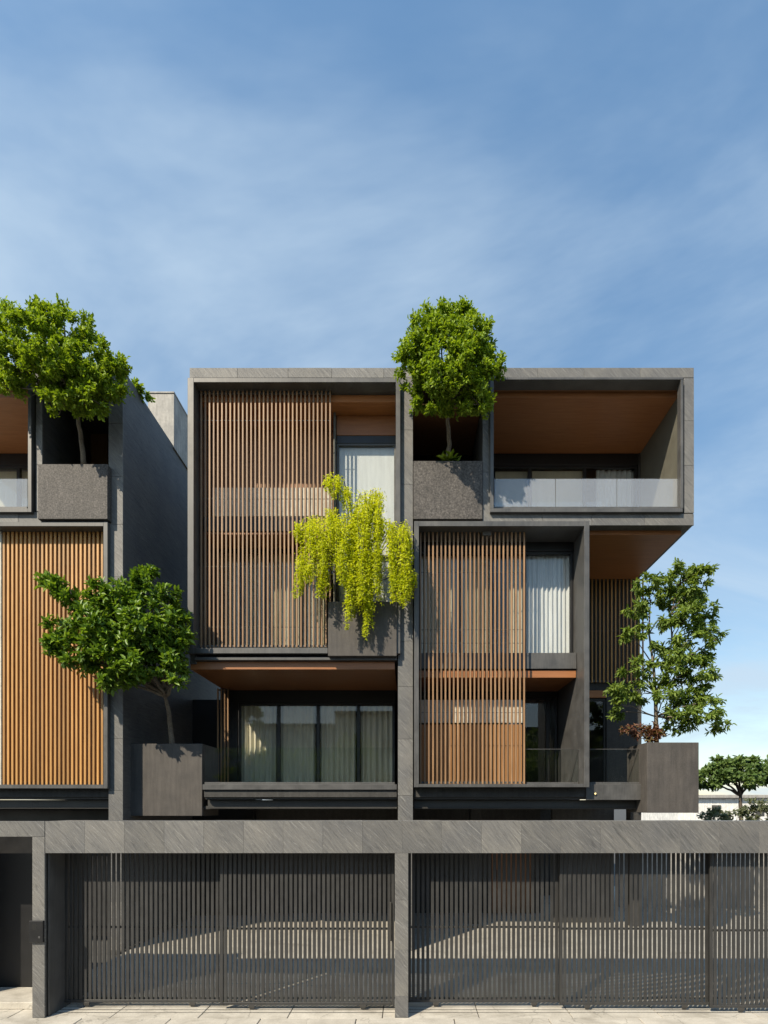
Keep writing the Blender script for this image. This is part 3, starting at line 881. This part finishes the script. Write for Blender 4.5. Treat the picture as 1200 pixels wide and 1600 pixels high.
def gate_leaf(px0, px1, y, label, n, plate=False):
    x0, x1 = X(px0, y), X(px1, y)
    zt = bz0 + 0.12
    zb0 = 0.075
    g = thing('sliding_gate', ((x0 + x1) / 2, y, 0.0), label, 'gate', 'sliding slat gates')
    st = 0.045
    MB().box(x0, x0 + st, y, y + 0.05, zb0, zt).build('stile', GATE, g)
    MB().box(x1 - st, x1, y, y + 0.05, zb0, zt).build('stile', GATE, g)
    box('bottom_rail', x0 + st, x1 - st, y + 0.002, y + 0.05, zb0, zb0 + 0.045, GATE, g)
    box('top_rail', x0 + st, x1 - st, y + 0.002, y + 0.05, zt - 0.05, zt, GATE, g)
    box('middle_rail', x0 + st, x1 - st, y + 0.030, y + 0.052, 1.29, 1.325, GATE, g)
    w = 0.049
    step = (x1 - x0 - 2 * st - 0.03 - w) / (n - 1)
    for i in range(n):
        xa = x0 + st + 0.015 + i * step
        o = box('slat', xa, xa + w, y + 0.004, y + 0.028, zb0 + 0.046, zt - 0.051, GATE, g, 0.003)
        o.rotation_euler[2] = random.uniform(-0.02, 0.02)
    for fr in (0.18, 0.82):
        xc = x0 + (x1 - x0) * fr
        wv = MB().tube([(xc, y + 0.01, 0.035), (xc, y + 0.035, 0.035)], [0.041, 0.041], 16).build('roller', STEEL, g)
        box('bracket', xc - 0.05, xc + 0.05, y - 0.002, y + 0.0095, 0.03, zb0 + 0.004, STEEL, g, 0.002)
    return g, x0, x1
yr, ymid, yfr = 8.84, 8.72, 8.60
g1, a, b = gate_leaf(88, 347, yr, 'dark slat gate leaf sliding out from beside the intercom pier', 34)
g2, a, b = gate_leaf(344, 616, ymid, 'dark slat gate leaf that closes against the slate pillar from the intercom side', 36)
box('pull_handle', b - 0.075, b - 0.045, ymid - 0.03, ymid - 0.001, 1.12, 1.75, STEEL, g2, 0.004)
g3, a, b = gate_leaf(638, 878, yr, 'dark slat gate leaf behind the slate pillar with the wooden door beyond it', 31)
g4, a, b = gate_leaf(875, 1113, ymid, 'middle dark slat gate leaf of the set of three', 31)
g5, a, b = gate_leaf(1110, 1380, yfr, 'outermost dark slat gate leaf of the set of three, next to its overlapping neighbour', 36)
trk = thing('gate_track', (0, 8.7, -0.006), 'steel floor rails the sliding gates run on', 'rail')
for yy in (yr + 0.015, ymid + 0.015, yfr + 0.015):
    MB().box(X(75, 8.7), 8.1, yy, yy + 0.012, -0.012, -0.004, 0.0).build('rail', STEEL, trk)

# =================================================================== PLANTERS
def planter(x0, x1, y0, y1, z0, z1, mat, label, bracket=None):
    p = thing('planter', ((x0 + x1) / 2, (y0 + y1) / 2, z0), label, 'planter', 'stone balcony planters')
    t_ = 0.06
    mb = MB()
    mb.box(x0, x1, y0, y0 + t_, z0, z1, 0.008)
    mb.box(x0, x1, y1 - t_, y1, z0, z1, 0.008)
    mb.box(x0, x0 + t_, y0 + t_, y1 - t_, z0 + 0.001, z1 - 0.001, 0.006)
    mb.box(x1 - t_, x1, y0 + t_, y1 - t_, z0 + 0.001, z1 - 0.001, 0.006)
    mb.box(x0 + t_, x1 - t_, y0 + t_, y1 - t_, z0 + 0.002, z0 + t_, 0.0)
    mb.build('box', mat, p)
    box('soil', x0 + t_, x1 - t_, y0 + t_, y1 - t_, z0 + t_, z1 - 0.06, SOIL, p, 0.0)
    return p
planter(X(59, 12.1), X(168, 12.1), 12.1, 13.1, Z(811, 12.1), Z(725, 12.1), GRANITE,
        'speckled dark granite planter box under the leaning tree on the neighbour house')
planter(X(646, 12.22), X(754, 12.22), 12.22, 13.2, Z(811, 12.22), Z(720, 12.22), GRANITE,
        'dark granite planter box holding the round clipped tree')
planter(X(512.5, 12.1), X(620, 12.1), 12.1, 12.85, Z(1025, 12.1), Z(940, 12.1), GRANITE_F,
        'dark planter box half hidden by the weeping yellow plant')
planter(X(196, 12.62), X(316, 12.62), 12.62, 13.7, Z(1275, 12.62), Z(1162, 12.62), GRANITE_F,
        'large plain stone planter below the dark glossy tree, between the two houses')
planter(X(1011, 12.0), X(1092, 12.0), 12.0, 13.1, Z(1270, 12.0), Z(1160, 12.0), GRANITE_F,
        'stone planter at the terrace corner under the airy layered tree')

# =================================================================== VEGETATION
def leaves_mesh(name, mat, P, D, N, L, W, tint, parent, curl=0.12):
    """kite leaves folded along the midrib: base P, direction D, normal N"""
    n = len(P)
    D = D / np.linalg.norm(D, axis=1, keepdims=True)
    S = np.cross(D, N); S /= (np.linalg.norm(S, axis=1, keepdims=True) + 1e-9)
    U = np.cross(S, D)
    L = L[:, None]; W = W[:, None]
    v = np.empty((n, 6, 3))
    v[:, 0] = P
    v[:, 1] = P + D * L * 0.38 + S * W * 0.5 + U * W * 0.22
    v[:, 2] = P + D * L * 0.72 + S * W * 0.36 + U * W * 0.10
    v[:, 3] = P + D * L - U * L * curl
    v[:, 4] = P + D * L * 0.72 - S * W * 0.36 + U * W * 0.10
    v[:, 5] = P + D * L * 0.38 - S * W * 0.5 + U * W * 0.22
    c = P.mean(0)
    v -= c
    base = np.arange(n)[:, None] * 6
    f = np.concatenate([base + np.array([[0, 1, 2, 3]]), base + np.array([[0, 3, 4, 5]])], axis=1).reshape(-1)
    me = bpy.data.meshes.new(name)
    me.vertices.add(n * 6); me.vertices.foreach_set('co', v.reshape(-1))
    me.loops.add(n * 8); me.loops.foreach_set('vertex_index', f.astype(np.int32))
    me.polygons.add(n * 2)
    me.polygons.foreach_set('loop_start', np.arange(n * 2, dtype=np.int32) * 4)
    me.polygons.foreach_set('loop_total', np.full(n * 2, 4, dtype=np.int32))
    at = me.attributes.new('tint', 'FLOAT', 'FACE')
    at.data.foreach_set('value', np.repeat(np.clip(tint, 0, 1), 2).astype(np.float32))
    me.materials.append(mat)
    me.update(calc_edges=True); me.validate()
    o = bpy.data.objects.new(name, me)
    return link(o, tuple(c), parent)

def unit(v):
    return v / (np.linalg.norm(v, axis=-1, keepdims=True) + 1e-9)

def ellipsoid_twigs(ells, per_m2, Yc, sub=13.0, srad=0.125):
    """twig tips spread through ellipsoids (px, py, rx, ry, dy, depth radius m)"""
    tips, outs, cent = [], [], []
    for (ex, ey, erx, ery, dy, rd) in ells:
        Y = Yc + dy
        c = np.array([X(ex, Y), Y, Z(ey, Y)])
        r = np.array([erx * Y / FPX, rd, ery * Y / FPX]) * 0.85
        area = 4 * math.pi * ((r[0] * r[1]) ** 1.6 / 3 + (r[0] * r[2]) ** 1.6 / 3 + (r[1] * r[2]) ** 1.6 / 3) ** (1 / 1.6)
        ns = max(3, int(area * sub))
        per = max(5, int(per_m2 / sub))
        d = unit(rng.normal(size=(ns, 3)))
        rad = rng.uniform(0.5, 1.0, ns) ** 0.6
        bump = np.array([mnoise.noise(Vector((q[0] * 2.3 + ex * .37, q[1] * 2.3, q[2] * 2.3 + ey * .11))) for q in d])
        rad = rad * (1.0 + 0.30 * bump)
        cs = c + d * r * rad[:, None]
        for q, o_, in zip(cs, unit(d / r)):
            sr = srad * rng.uniform(.65, 1.3)
            e = unit(rng.normal(size=(per, 3)) + o_ * 0.6 + np.array([0, 0, .35]))
            p = q + e * np.array([1, 1, .7]) * sr * rng.uniform(.35, 1, (per, 1))
            tips.append(p); outs.append(unit(e + o_ * .4)); cent.append(np.repeat(c[None], per, 0))
    return np.concatenate(tips), np.concatenate(outs), np.concatenate(cent)

def rosettes(tips, outs, k, L, W, spread=0.9, up=0.35, twig=0.12, droop=0.0, Lj=0.35):
    """k leaves round every twig tip"""
    n = len(tips)
    ax = unit(outs + np.array([0, 0, up]) + rng.normal(scale=0.35, size=(n, 3)))
    P, D, N, LL, WW, T = [], [], [], [], [], []
    tt = rng.uniform(0, 1, n)
    for j in range(k):
        rdir = unit(rng.normal(size=(n, 3)))
        d = unit(ax * rng.uniform(0.3, 1.0, (n, 1)) + rdir * spread + np.array([0, 0, -droop]))
        off = rng.uniform(-twig, twig * 0.4, (n, 1))
        P.append(tips + ax * off + rng.normal(scale=0.012, size=(n, 3)))
        D.append(d)
        N.append(unit(ax * 0.7 + np.array([-0.33, -0.42, 0.85]) + rng.normal(scale=0.42, size=(n, 3))))   # leaves turn to the light
        s = rng.uniform(1 - Lj, 1 + Lj, n)
        LL.append(L * s); WW.append(W * s)
        T.append(np.clip(0.35 * tt + 0.65 * rng.uniform(0, 1, n), 0, 1))
    return [np.concatenate(a) for a in (P, D, N, LL, WW, T)]

def bez(p0, p1, p2, n=7, wob=0.0):
    out = []
    for i in range(n):
        u = i / (n - 1)
        q = Vector(p0) * (1 - u) ** 2 + Vector(p1) * 2 * u * (1 - u) + Vector(p2) * u * u
        if 0 < i < n - 1 and wob:
            q += Vector((random.uniform(-wob, wob), random.uniform(-wob, wob), random.uniform(-wob, wob)))
        out.append(q)
    return out

def limbs(mb, fork, centres, r0, wob=0.03, twigs=3, tw_len=0.45):
    """branches from the fork to every crown clump plus fine twigs"""
    fork = Vector(fork)
    for c in centres:
        c = Vector(c)
        mid = fork.lerp(c, 0.45) + Vector((0, 0, 0.08 * (c - fork).length)) + Vector((random.uniform(-.08, .08), random.uniform(-.08, .08), 0))
        pts = bez(fork, mid, c, 8, wob)
        r = [r0 * (1 - 0.82 * i / 7) for i in range(8)]
        mb.tube(pts, r, 7)
        for k in range(twigs):
            q = pts[random.randint(3, 7)]
            e = q + Vector((random.gauss(0, 1), random.gauss(0, .7), random.gauss(0.3, .8))).normalized() * tw_len * random.uniform(.5, 1.1)
            mb.tube(bez(q, q.lerp(e, .5) + Vector((0, 0, .05)), e, 5, wob * .5), [r0 * .28, r0 * .22, r0 * .16, r0 * .1, r0 * .05], 5)

def P3(px, py, Y):
    return Vector((X(px, Y), Y, Z(py, Y)))

def tree(label, base, trunk_pts, trunk_r, ells, Yc, per_m2, leafmat, L, W, k=7, bark=BARK, r0=0.035, group=None,
         name='tree', cat='tree', droop=0.0, spread=0.9, up=0.35, twigs=3, tw_len=0.4, fork_i=-1, clip=None, sub=13.0, srad=0.125):
    t = thing(name, base, label, cat, group)
    mb = MB()
    pts = [Vector(p) for p in trunk_pts]
    # resample with wobble
    dense = []
    for a, b in zip(pts[:-1], pts[1:]):
        for i in range(4):
            dense.append(a.lerp(b, i / 4) + Vector((random.uniform(-.012, .012), random.uniform(-.012, .012), 0)))
    dense.append(pts[-1])
    n = len(dense)
    mb.tube(dense, [trunk_r * (1.18 if i == 0 else 1) * (1 - 0.45 * i / (n - 1)) for i in range(n)], 12)
    cents = [P3(e[0], e[1], Yc + e[4]) for e in ells]
    limbs(mb, pts[fork_i], cents, r0, twigs=twigs, tw_len=tw_len)
    mb.build('trunk', bark, t, smooth=True)
    tips, outs, cc = ellipsoid_twigs(ells, per_m2, Yc, sub, srad)
    if clip is not None:
        m = clip(tips); tips, outs = tips[m], outs[m]
    arr = rosettes(tips, outs, k, L, W, spread, up, droop=droop)
    leaves_mesh('crown', leafmat, *arr[:3], arr[3], arr[4], arr[5], t)
    return t

no_slab = lambda p: ~((p[:, 1] > 12.12) & (p[:, 2] > 12.9) & (p[:, 2] < 13.4))

# round clipped tree on the wide house
ells = [(700, 560, 66, 62, 0, .80), (668, 540, 40, 42, -.1, .5), (735, 540, 42, 48, -.1, .5), (690, 512, 38, 30, .0, .5),
        (724, 508, 34, 28, .05, .4), (648, 575, 36, 38, -.05, .45), (755, 585, 34, 42, -.05, .5), (672, 612, 40, 30, -.1, .5),
        (720, 612, 50, 34, -.1, .6), (748, 632, 30, 26, -.1, .4), (690, 585, 40, 34, -.45, .4), (722, 565, 34, 30, -.5, .4),
        (675, 500, 15, 14, -.1, .2), (722, 492, 14, 11, -.05, .2), (762, 560, 22, 28, 0, .3), (637, 560, 20, 18, 0, .3),
        (660, 522, 26, 22, 0, .35), (748, 524, 24, 24, 0, .35), (705, 495, 34, 14, .05, .35)]
tree('round clipped tree with a single straight trunk in the roof planter', P3(700, 724, 12.6),
     [P3(700, 724, 12.55), P3(702, 695, 12.45), P3(700, 660, 12.2), P3(699, 635, 11.9)], 0.06,
     ells, 11.55, 165, LEAF_R, 0.074, 0.040, 7, clip=no_slab, group='planter trees')
# leaning tree on the neighbour house
ells = [(70, 545, 80, 50, 0, .8), (30, 520, 50, 36, -.1, .55), (100, 515, 50, 32, 0, .5), (140, 555, 50, 42, -.05, .55),
        (165, 590, 34, 36, -.05, .45), (110, 600, 60, 36, -.1, .6), (50, 580, 50, 34, -.1, .55), (5, 560, 40, 40, -.05, .5),
        (-35, 545, 45, 45, 0, .6), (140, 625, 36, 22, -.1, .4), (95, 630, 34, 18, -.1, .35), (10, 600, 26, 16, -.05, .35),
        (100, 490, 16, 12, 0, .2), (12, 488, 16, 12, 0, .2), (60, 492, 22, 14, 0, .25), (182, 565, 18, 18, 0, .25), (80, 560, 44, 34, -.5, .35)]
tree('leaning broad tree with a thin trunk on the neighbour house planter', P3(131, 728, 12.6),
     [P3(131, 728, 12.55), P3(127, 690, 12.45), P3(122, 655, 12.2), P3(119, 635, 11.95)], 0.06,
     ells, 11.55, 155, LEAF_R, 0.074, 0.039, 7, clip=no_slab, group='planter trees')
# small climber tips behind the side wall top
# dark glossy tree in the large planter
ells = [(215, 985, 62, 55, 0, .75), (170, 985, 50, 44, -.1, .6), (258, 975, 40, 48, 0, .55), (135, 960, 36, 28, -.15, .4),
        (112, 935, 22, 16, -.2, .25), (88, 917, 20, 13, -.25, .2), (72, 907, 10, 8, -.3, .12), (105, 1000, 26, 22, -.1, .3), (130, 1020, 36, 24, -.1, .4),
        (175, 1035, 48, 28, -.1, .5), (225, 1040, 50, 30, -.05, .5), (270, 1015, 30, 34, 0, .4), (195, 940, 36, 30, 0, .45),
        (235, 925, 26, 28, 0, .35), (228, 900, 12, 14, 0, .15), (265, 930, 16, 12, 0, .2), (160, 930, 26, 18, -.05, .3), (182, 1062, 30, 14, -.05, .3),
        (282, 1060, 18, 16, 0, .25), (92, 975, 14, 10, -.15, .2), (88, 1010, 14, 9, -.15, .2)]
tree('dark glossy broadleaf tree reaching sideways from the large plain planter', P3(269, 1168, 13.0),
     [P3(269, 1168, 12.95), P3(266, 1135, 12.8), P3(262, 1105, 12.5), P3(258, 1088, 12.3)], 0.065,
     ells, 11.7, 78, LEAF_D, 0.135, 0.056, 8, bark=BARK, r0=0.045, group='planter trees', up=0.6, sub=9.0, srad=.15)
# airy layered tree on the terrace corner
lay = [(1012, 912, 34, 12), (1072, 893, 36, 11), (1098, 890, 18, 9), (1050, 915, 34, 14), (1085, 918, 32, 12), (1062, 935, 42, 14), (995, 955, 26, 12),
       (1020, 945, 22, 9), (1090, 950, 34, 13), (1104, 965, 22, 10), (985, 992, 24, 10), (1005, 985, 18, 8), (1100, 985, 30, 12), (1120, 998, 18, 7),
       (1075, 1000, 30, 11), (1045, 1010, 20, 8), (1050, 1030, 34, 13), (1085, 1035, 28, 10), (1105, 1018, 22, 9), (998, 1042, 22, 9), (985, 1052, 20, 8),
       (1065, 1055, 42, 14), (1105, 1055, 22, 10), (975, 1078, 28, 10), (995, 1088, 22, 9), (962, 1100, 18, 9), (970, 1112, 18, 8), (1045, 1082, 30, 11),
       (1085, 1082, 32, 11), (1075, 1100, 32, 10), (1108, 1095, 24, 9), (1098, 1115, 32, 11), (1120, 1134, 22, 7), (1085, 1130, 20, 7),
       (1060, 1135, 20, 10), (1035, 1115, 16, 7), (1058, 1115, 22, 8),
       (1032, 968, 18, 8), (1055, 975, 24, 10), (1022, 1005, 14, 6), (1070, 970, 26, 10), (1030, 1060, 20, 8), (1012, 1065, 18, 7), (1062, 1030, 24, 9)]
ells = [(a, b, c, d, random.uniform(-.45, .45), c * 0.0125) for (a, b, c, d) in lay]
tt = thing('tree', P3(1026, 1166, 12.5), 'airy layered tree with a slender branching stem in the terrace corner planter', 'tree', 'planter trees')
mb = MB()
stem = [P3(1026, 1166, 12.5), P3(1025, 1120, 12.48), P3(1024, 1085, 12.45), P3(1021, 1040, 12.4), P3(1014, 990, 12.4), P3(1016, 940, 12.35)]
stem2 = [P3(1024, 1085, 12.45), P3(1042, 1050, 12.4), P3(1050, 1000, 12.35), P3(1048, 960, 12.3), P3(1060, 915, 12.3)]
mb.tube(stem, [.055, .045, .038, .03, .02, .01], 9)
mb.tube(stem2, [.03, .025, .02, .015, .008], 8)
for e in ells:
    c = P3(e[0], e[1], 12.3 + e[4])
    cand = [p for p in stem[1:] + stem2[1:] if p.z < c.z + 0.05]
    s = min(cand, key=lambda p: (p - c).length) if cand else stem[1]
    pts = bez(s, s.lerp(c, .5) + Vector((0, 0, .1)), c, 6, 0.02)
    mb.tube(pts, [.016, .014, .012, .009, .007, .004], 6)
mb.build('trunk', BARK, tt, smooth=True)
tips, outs, cc = ellipsoid_twigs(ells, 80, 12.3, 11, 0.10)
arr = rosettes(tips, unit(outs * np.array([1, 1, .35])), 6, 0.118, 0.038, 0.8, 0.0, droop=0.3)
leaves_mesh('crown', LEAF_T, *arr[:3], arr[3], arr[4], arr[5], tt)

# reddish shrub at its foot
ells = [(1000, 1142, 24, 8, 0, .25), (1030, 1140, 20, 14, .1, .25), (978, 1140, 12, 4, -.05, .12), (1022, 1152, 20, 9, 0, .25)]
tree('low reddish shrub at the foot of the airy layered tree', P3(1022, 1166, 12.45), [P3(1020, 1167, 12.4), P3(1018, 1155, 12.35)], 0.02,
     ells, 12.4, 90, LEAF_RED, 0.085, 0.04, 6, bark=BARK_D, r0=0.012, name='shrub', cat='shrub', twigs=1, tw_len=.1, sub=14, srad=.07)
# tuft of grass under the round tree
def tuft(px, py, Y, n, label, spreadpx, mat, Lm=0.22):
    b = P3(px, py, Y)
    t = thing('grass_tuft', b, label, 'grass')
    P = np.array([[b.x + random.gauss(0, .07), b.y + random.gauss(0, .06), b.z] for _ in range(n)])
    D = unit(np.array([[random.gauss(0, .8), random.gauss(-.4, .6), random.uniform(.2, 1)] for _ in range(n)]))
    N = unit(rng.normal(size=(n, 3)) + np.array([0, 0, 1.]))
    leaves_mesh('blades', mat, P, D, N, rng.uniform(.5, 1.2, n) * Lm, np.full(n, .022), rng.uniform(.3, 1, n), t, 0.35)
tuft(700, 724, 12.42, 90, 'small tuft of grass round the trunk of the round tree', 20, LEAF_R)

# weeping yellow plant
yp = thing('weeping_plant', P3(566, 945, 12.4), 'bright yellow green weeping plant hanging over a dark planter', 'plant')
mb = MB()
strands = []
spec = [(478, 812, 905, 8), (466, 818, 850, 5), (488, 805, 870, 8), (500, 810, 925, 8), (470, 868, 935, 6), (484, 880, 915, 6), (508, 830, 935, 9),
        (515, 742, 772, 6), (528, 742, 785, 6), (540, 760, 800, 6), (536, 802, 950, 8), (547, 815, 985, 8), (556, 790, 930, 8), (562, 770, 960, 8), (570, 768, 940, 8),
        (577, 800, 1000, 7), (584, 765, 870, 7), (592, 770, 930, 8), (566, 860, 955, 10), (586, 860, 955, 9), (602, 812, 850, 8), (610, 815, 940, 8), (622, 820, 945, 8), (634, 815, 935, 7),
        (640, 830, 900, 5), (628, 880, 950, 5), (648, 895, 925, 3), (517, 795, 860, 8), (525, 805, 900, 8), (548, 870, 960, 10)]
LP, LD, LN, LLn, LW, LT = [], [], [], [], [], []
root = P3(566, 948, 12.4)
for (sx, y0, y1, wpx) in spec:
    reps = 5 if wpx >= 7 else 4
    for r in range(reps):
        Y = 11.85 + random.uniform(-.22, .2)
        px_ = sx + random.gauss(0, wpx * .5)
        ya = y0 + random.uniform(0, 0.18) * (y1 - y0) * (r > 0)
        yb = y1 - random.uniform(0, 0.30) * (y1 - y0) * (r > 0)
        top = P3(px_, ya, Y)
        s0 = root + Vector((random.uniform(-.25, .25), random.uniform(-.15, .1), 0))
        if r == 0:
            mid = Vector(((s0.x + top.x) / 2, (s0.y + top.y) / 2, max(top.z, s0.z + .3) + 0.12))
            mb.tube(bez(s0, mid, top, 9, .015), [.014 - .0011 * i for i in range(9)], 6)
        pts = []
        m = 14
        dx = random.gauss(0, .05); ph = random.uniform(0, 6)
        for i in range(m):
            u = i / (m - 1)
            pts.append(top + Vector((dx * u + .02 * math.sin(ph + 5 * u), -.05 * math.sin(u * 2) + .015 * math.cos(ph + 4 * u), -(ya - yb) * -Y / FPX * u)))
        mb.tube(pts, [.005] * m, 4)
        ln = (pts[-1] - pts[0]).length
        nl = int(ln * 230) + 16
        for q in range(nl):
            u = random.random()
            i = min(int(u * (m - 1)), m - 2)
            p = pts[i].lerp(pts[i + 1], u * (m - 1) - i)
            wd = (wpx * 0.0052) * (1.15 - .6 * u) * (.75 + .5 * abs(math.sin(ph * 3 + u * 9)))
            LP.append([p.x + random.gauss(0, wd), p.y + random.gauss(0, wd), p.z + random.gauss(0, .015)])
            LD.append([random.gauss(0, .7), random.gauss(-.15, .7), random.uniform(-1.1, .35)])
            LN.append([random.gauss(0, .5), -.6 + random.gauss(0, .5), .8])
            s = random.uniform(.7, 1.3)
            LLn.append(.056 * s); LW.append(.022 * s)
            LT.append(min(1, random.random() * .7 + .3 * (1 - u)) if random.random() > .06 else 0)
mb.build('stems', BARK_D, yp, smooth=True)
leaves_mesh('foliage', LEAF_Y, np.array(LP), np.array(LD), unit(np.array(LN)), np.array(LLn), np.array(LW), np.array(LT), yp)

# climber tips on the neighbour's side wall top
ells = [(212, 604, 10, 7, 0, .1), (226, 620, 10, 7, .2, .1), (218, 612, 8, 6, .1, .1)]
tree('few leafy shoots hanging over the top of the bare side wall', P3(214, 612, 13.1),
     [P3(206, 612, 13.0), P3(212, 606, 13.0)], 0.012, ells, 12.95, 130, LEAF_R, 0.10, 0.05, 6, r0=.008, name='climber', cat='plant', twigs=1, tw_len=.12, sub=20, srad=.07)

# ------------------------------------------------------------------ background, right side
def far_tree(pxc, Y, ground_px, ells, label):
    b = Vector((X(pxc, Y), Y, -0.13))
    return tree(label, b, [b, Vector((b.x + .05, Y, 1.6)), Vector((b.x, Y, 3.2)), P3(pxc, ground_px, Y)], 0.13, ells, Y, 22,
                LEAF_FAR, 0.21, 0.11, 7, bark=BARK_D, r0=0.07, group='trees behind the wall', twigs=3, tw_len=.8, sub=2.2, srad=.27)
Yt = 27.0
far_tree(1157, Yt, 1243, [(1140, 1205, 44, 14, 0, 1.2), (1120, 1215, 30, 14, -.3, .9), (1165, 1203, 34, 14, .3, 1.1), (1185, 1212, 24, 13, 0, .8),
                          (1105, 1222, 14, 10, 0, .6), (1150, 1222, 40, 12, -.5, 1.0), (1130, 1195, 24, 9, 0, .8), (1158, 1192, 24, 8, 0, .8)],
         'umbrella shaped tree behind the slate beam, next to the terrace planter')
far_tree(1225, Yt + 1, 1243, [(1215, 1205, 34, 16, 0, 1.2), (1240, 1200, 40, 18, 0, 1.3), (1268, 1210, 34, 16, 0, 1.0), (1228, 1192, 26, 10, 0, .9), (1205, 1222, 20, 9, 0, .7)],
         'second background tree, partly hidden by the umbrella shaped one')
# shrubs behind the wall
for i, (px_, py_, w_, h_) in enumerate(((1114, 1274, 20, 11), (1142, 1268, 20, 14), (1178, 1262, 22, 17), (1212, 1262, 24, 18))):
    Y = 23.0 + i * .4
    b = Vector((X(px_, Y), Y, -.13))
    e = [(px_, py_, w_, h_, 0, .6), (px_ - w_ * .5, py_ + 8, w_ * .6, h_ * .7, .1, .4), (px_ + w_ * .5, py_ + 6, w_ * .6, h_ * .8, -.1, .4), (px_, py_ + 35, w_, 26, 0, .6)]
    tree(['loose pale shrub right beside the terrace planter', 'loose pale shrub below the umbrella shaped tree',
          'taller pale shrub in front of the white building', 'pale shrub below the half hidden background tree'][i], b,
         [b, Vector((b.x, Y, .8)), Vector((b.x, Y, 1.6))], .05, e, Y, 16, LEAF_HEDGE, .14, .065, 6, bark=BARK_D, r0=.03,
         name='shrub', cat='shrub', group='shrubs behind the wall', twigs=4, tw_len=.7, sub=1.6, srad=.26)
# low white building far behind
wb = thing('white_building', (26, 48, -.13), 'low white building far behind the background trees', 'building')
Yw = 44.0
box('wall', X(1060, Yw), X(1330, Yw), Yw, Yw + 8, -.13, Z(1247, Yw), WHITE_B, wb, .02)
rf = box('roof', X(1055, Yw), X(1335, Yw), Yw - .4, Yw + 8.4, Z(1247, Yw) + .002, Z(1242, Yw), PLASTER, wb, .02)
for px_ in (1112, 1180, 1245):
    wv = box('window', X(px_, Yw), X(px_ + 14, Yw), Yw - .05, Yw + .02, Z(1275, Yw), Z(1258, Yw), FRAME, wb, .01)
    box('pane', X(px_ + 1, Yw), X(px_ + 13, Yw), Yw - .07, Yw - .052, Z(1274, Yw), Z(1259, Yw), GLASS_D, wv, 0)
# boundary wall behind the gates, right of the house
gw = box('boundary_wall', X(1010, 15.5), 12.0, 17.5, 17.7, -.05, 2.45, PLASTER)
tag(gw, 'pale boundary wall seen through the outermost gate leaf', 'wall')

# ------------------------------------------------------------------ across the street (trees seen in the window reflections, houses unseen)
proto = None
for i, (x_, y_, sc_, rz) in enumerate(((-9.0, -8.5, 1.0, 0.4), (-3.6, -9.5, 1.12, 2.0), (2.0, -8.8, 0.95, 3.6), (7.8, -9.6, 1.1, 5.0))):
    if proto is None:
        b = Vector((x_, y_, -.13))
        proto = thing('street_tree', b, 'leafy street tree across the road, mirrored in the loggia windows', 'tree', 'street trees across the road')
        mb = MB()
        mb.tube([b, b + Vector((.05, 0, 1.5)), b + Vector((0, .05, 3.2))], [.17, .14, .11], 10)
        cl = [b + Vector((random.uniform(-2.0, 2.0), random.uniform(-1.4, 1.4), random.uniform(3.6, 7.0))) for _ in range(16)]
        limbs(mb, b + Vector((0, .05, 3.1)), cl, .07, twigs=2, tw_len=.8)
        proto_trunk = mb.build('trunk', BARK_D, proto, smooth=True)
        tp, ou = [], []
        for c in cl:
            e = unit(rng.normal(size=(70, 3)))
            tp.append(np.array(c) + e * rng.uniform(.4, 1.1, (70, 1))); ou.append(e)
        arr = rosettes(np.concatenate(tp), np.concatenate(ou), 6, .26, .13)
        leaves_mesh('crown', LEAF_T, *arr[:3], arr[3], arr[4], arr[5], proto)
    else:
        r = proto.copy(); COL.objects.link(r)
        r.location = (x_, y_, -.13); r.scale = (sc_,) * 3; r.rotation_euler[2] = rz
        for ch in proto.children:
            c2 = ch.copy(); COL.objects.link(c2); c2.parent = r

        r['label'] = [0, 'taller street tree across the road, in front of the joint between two plain houses',
                      'smallest street tree across the road, before the middle plain house',
                      'wide street tree across the road, before the dull olive house'][i]
for (xa, xb, h, mt, lab) in ((-19.0, -6.0, 9.6, PLASTER, 'unseen plain grey house added across the road, behind the street trees'),
                             (-5.9, 5.6, 10.6, CREAM, 'unseen cream rendered house added across the road, between two others'),
                             (5.7, 19.0, 9.2, OLIVE, 'unseen dull olive house added across the road')):
    hh = thing('house', ((xa + xb) / 2, -17, -.13), lab, 'house', 'unseen houses added across the road')  # unseen houses, added to block the low sky and cut blue fill
    box('wall', xa, xb, -22, -14, -.13, h, mt, hh, .01)
    rf = box('roof', xa - .0, xb + .0, -22.3, -13.7, h + .003, h + .25, PLASTER_D, hh, .01)
    n = int((xb - xa) / 2.6)
    for lv in range(3):
        for q in range(n):
            xc = xa + (q + .5) * (xb - xa) / n
            if lv == 0 and q == n // 2:
                d_ = box('door', xc - .5, xc + .5, -13.998, -13.94, -.12, 2.1, WOODW, hh, .01)
                continue
            w_ = box('window', xc - .65, xc + .65, -13.998, -13.93, .9 + lv * 3.1, 2.4 + lv * 3.1, FRAME, hh, .01)
            box('pane', xc - .58, xc + .58, -13.929, -13.92, .97 + lv * 3.1, 2.33 + lv * 3.1, GLASS_D, w_, 0)
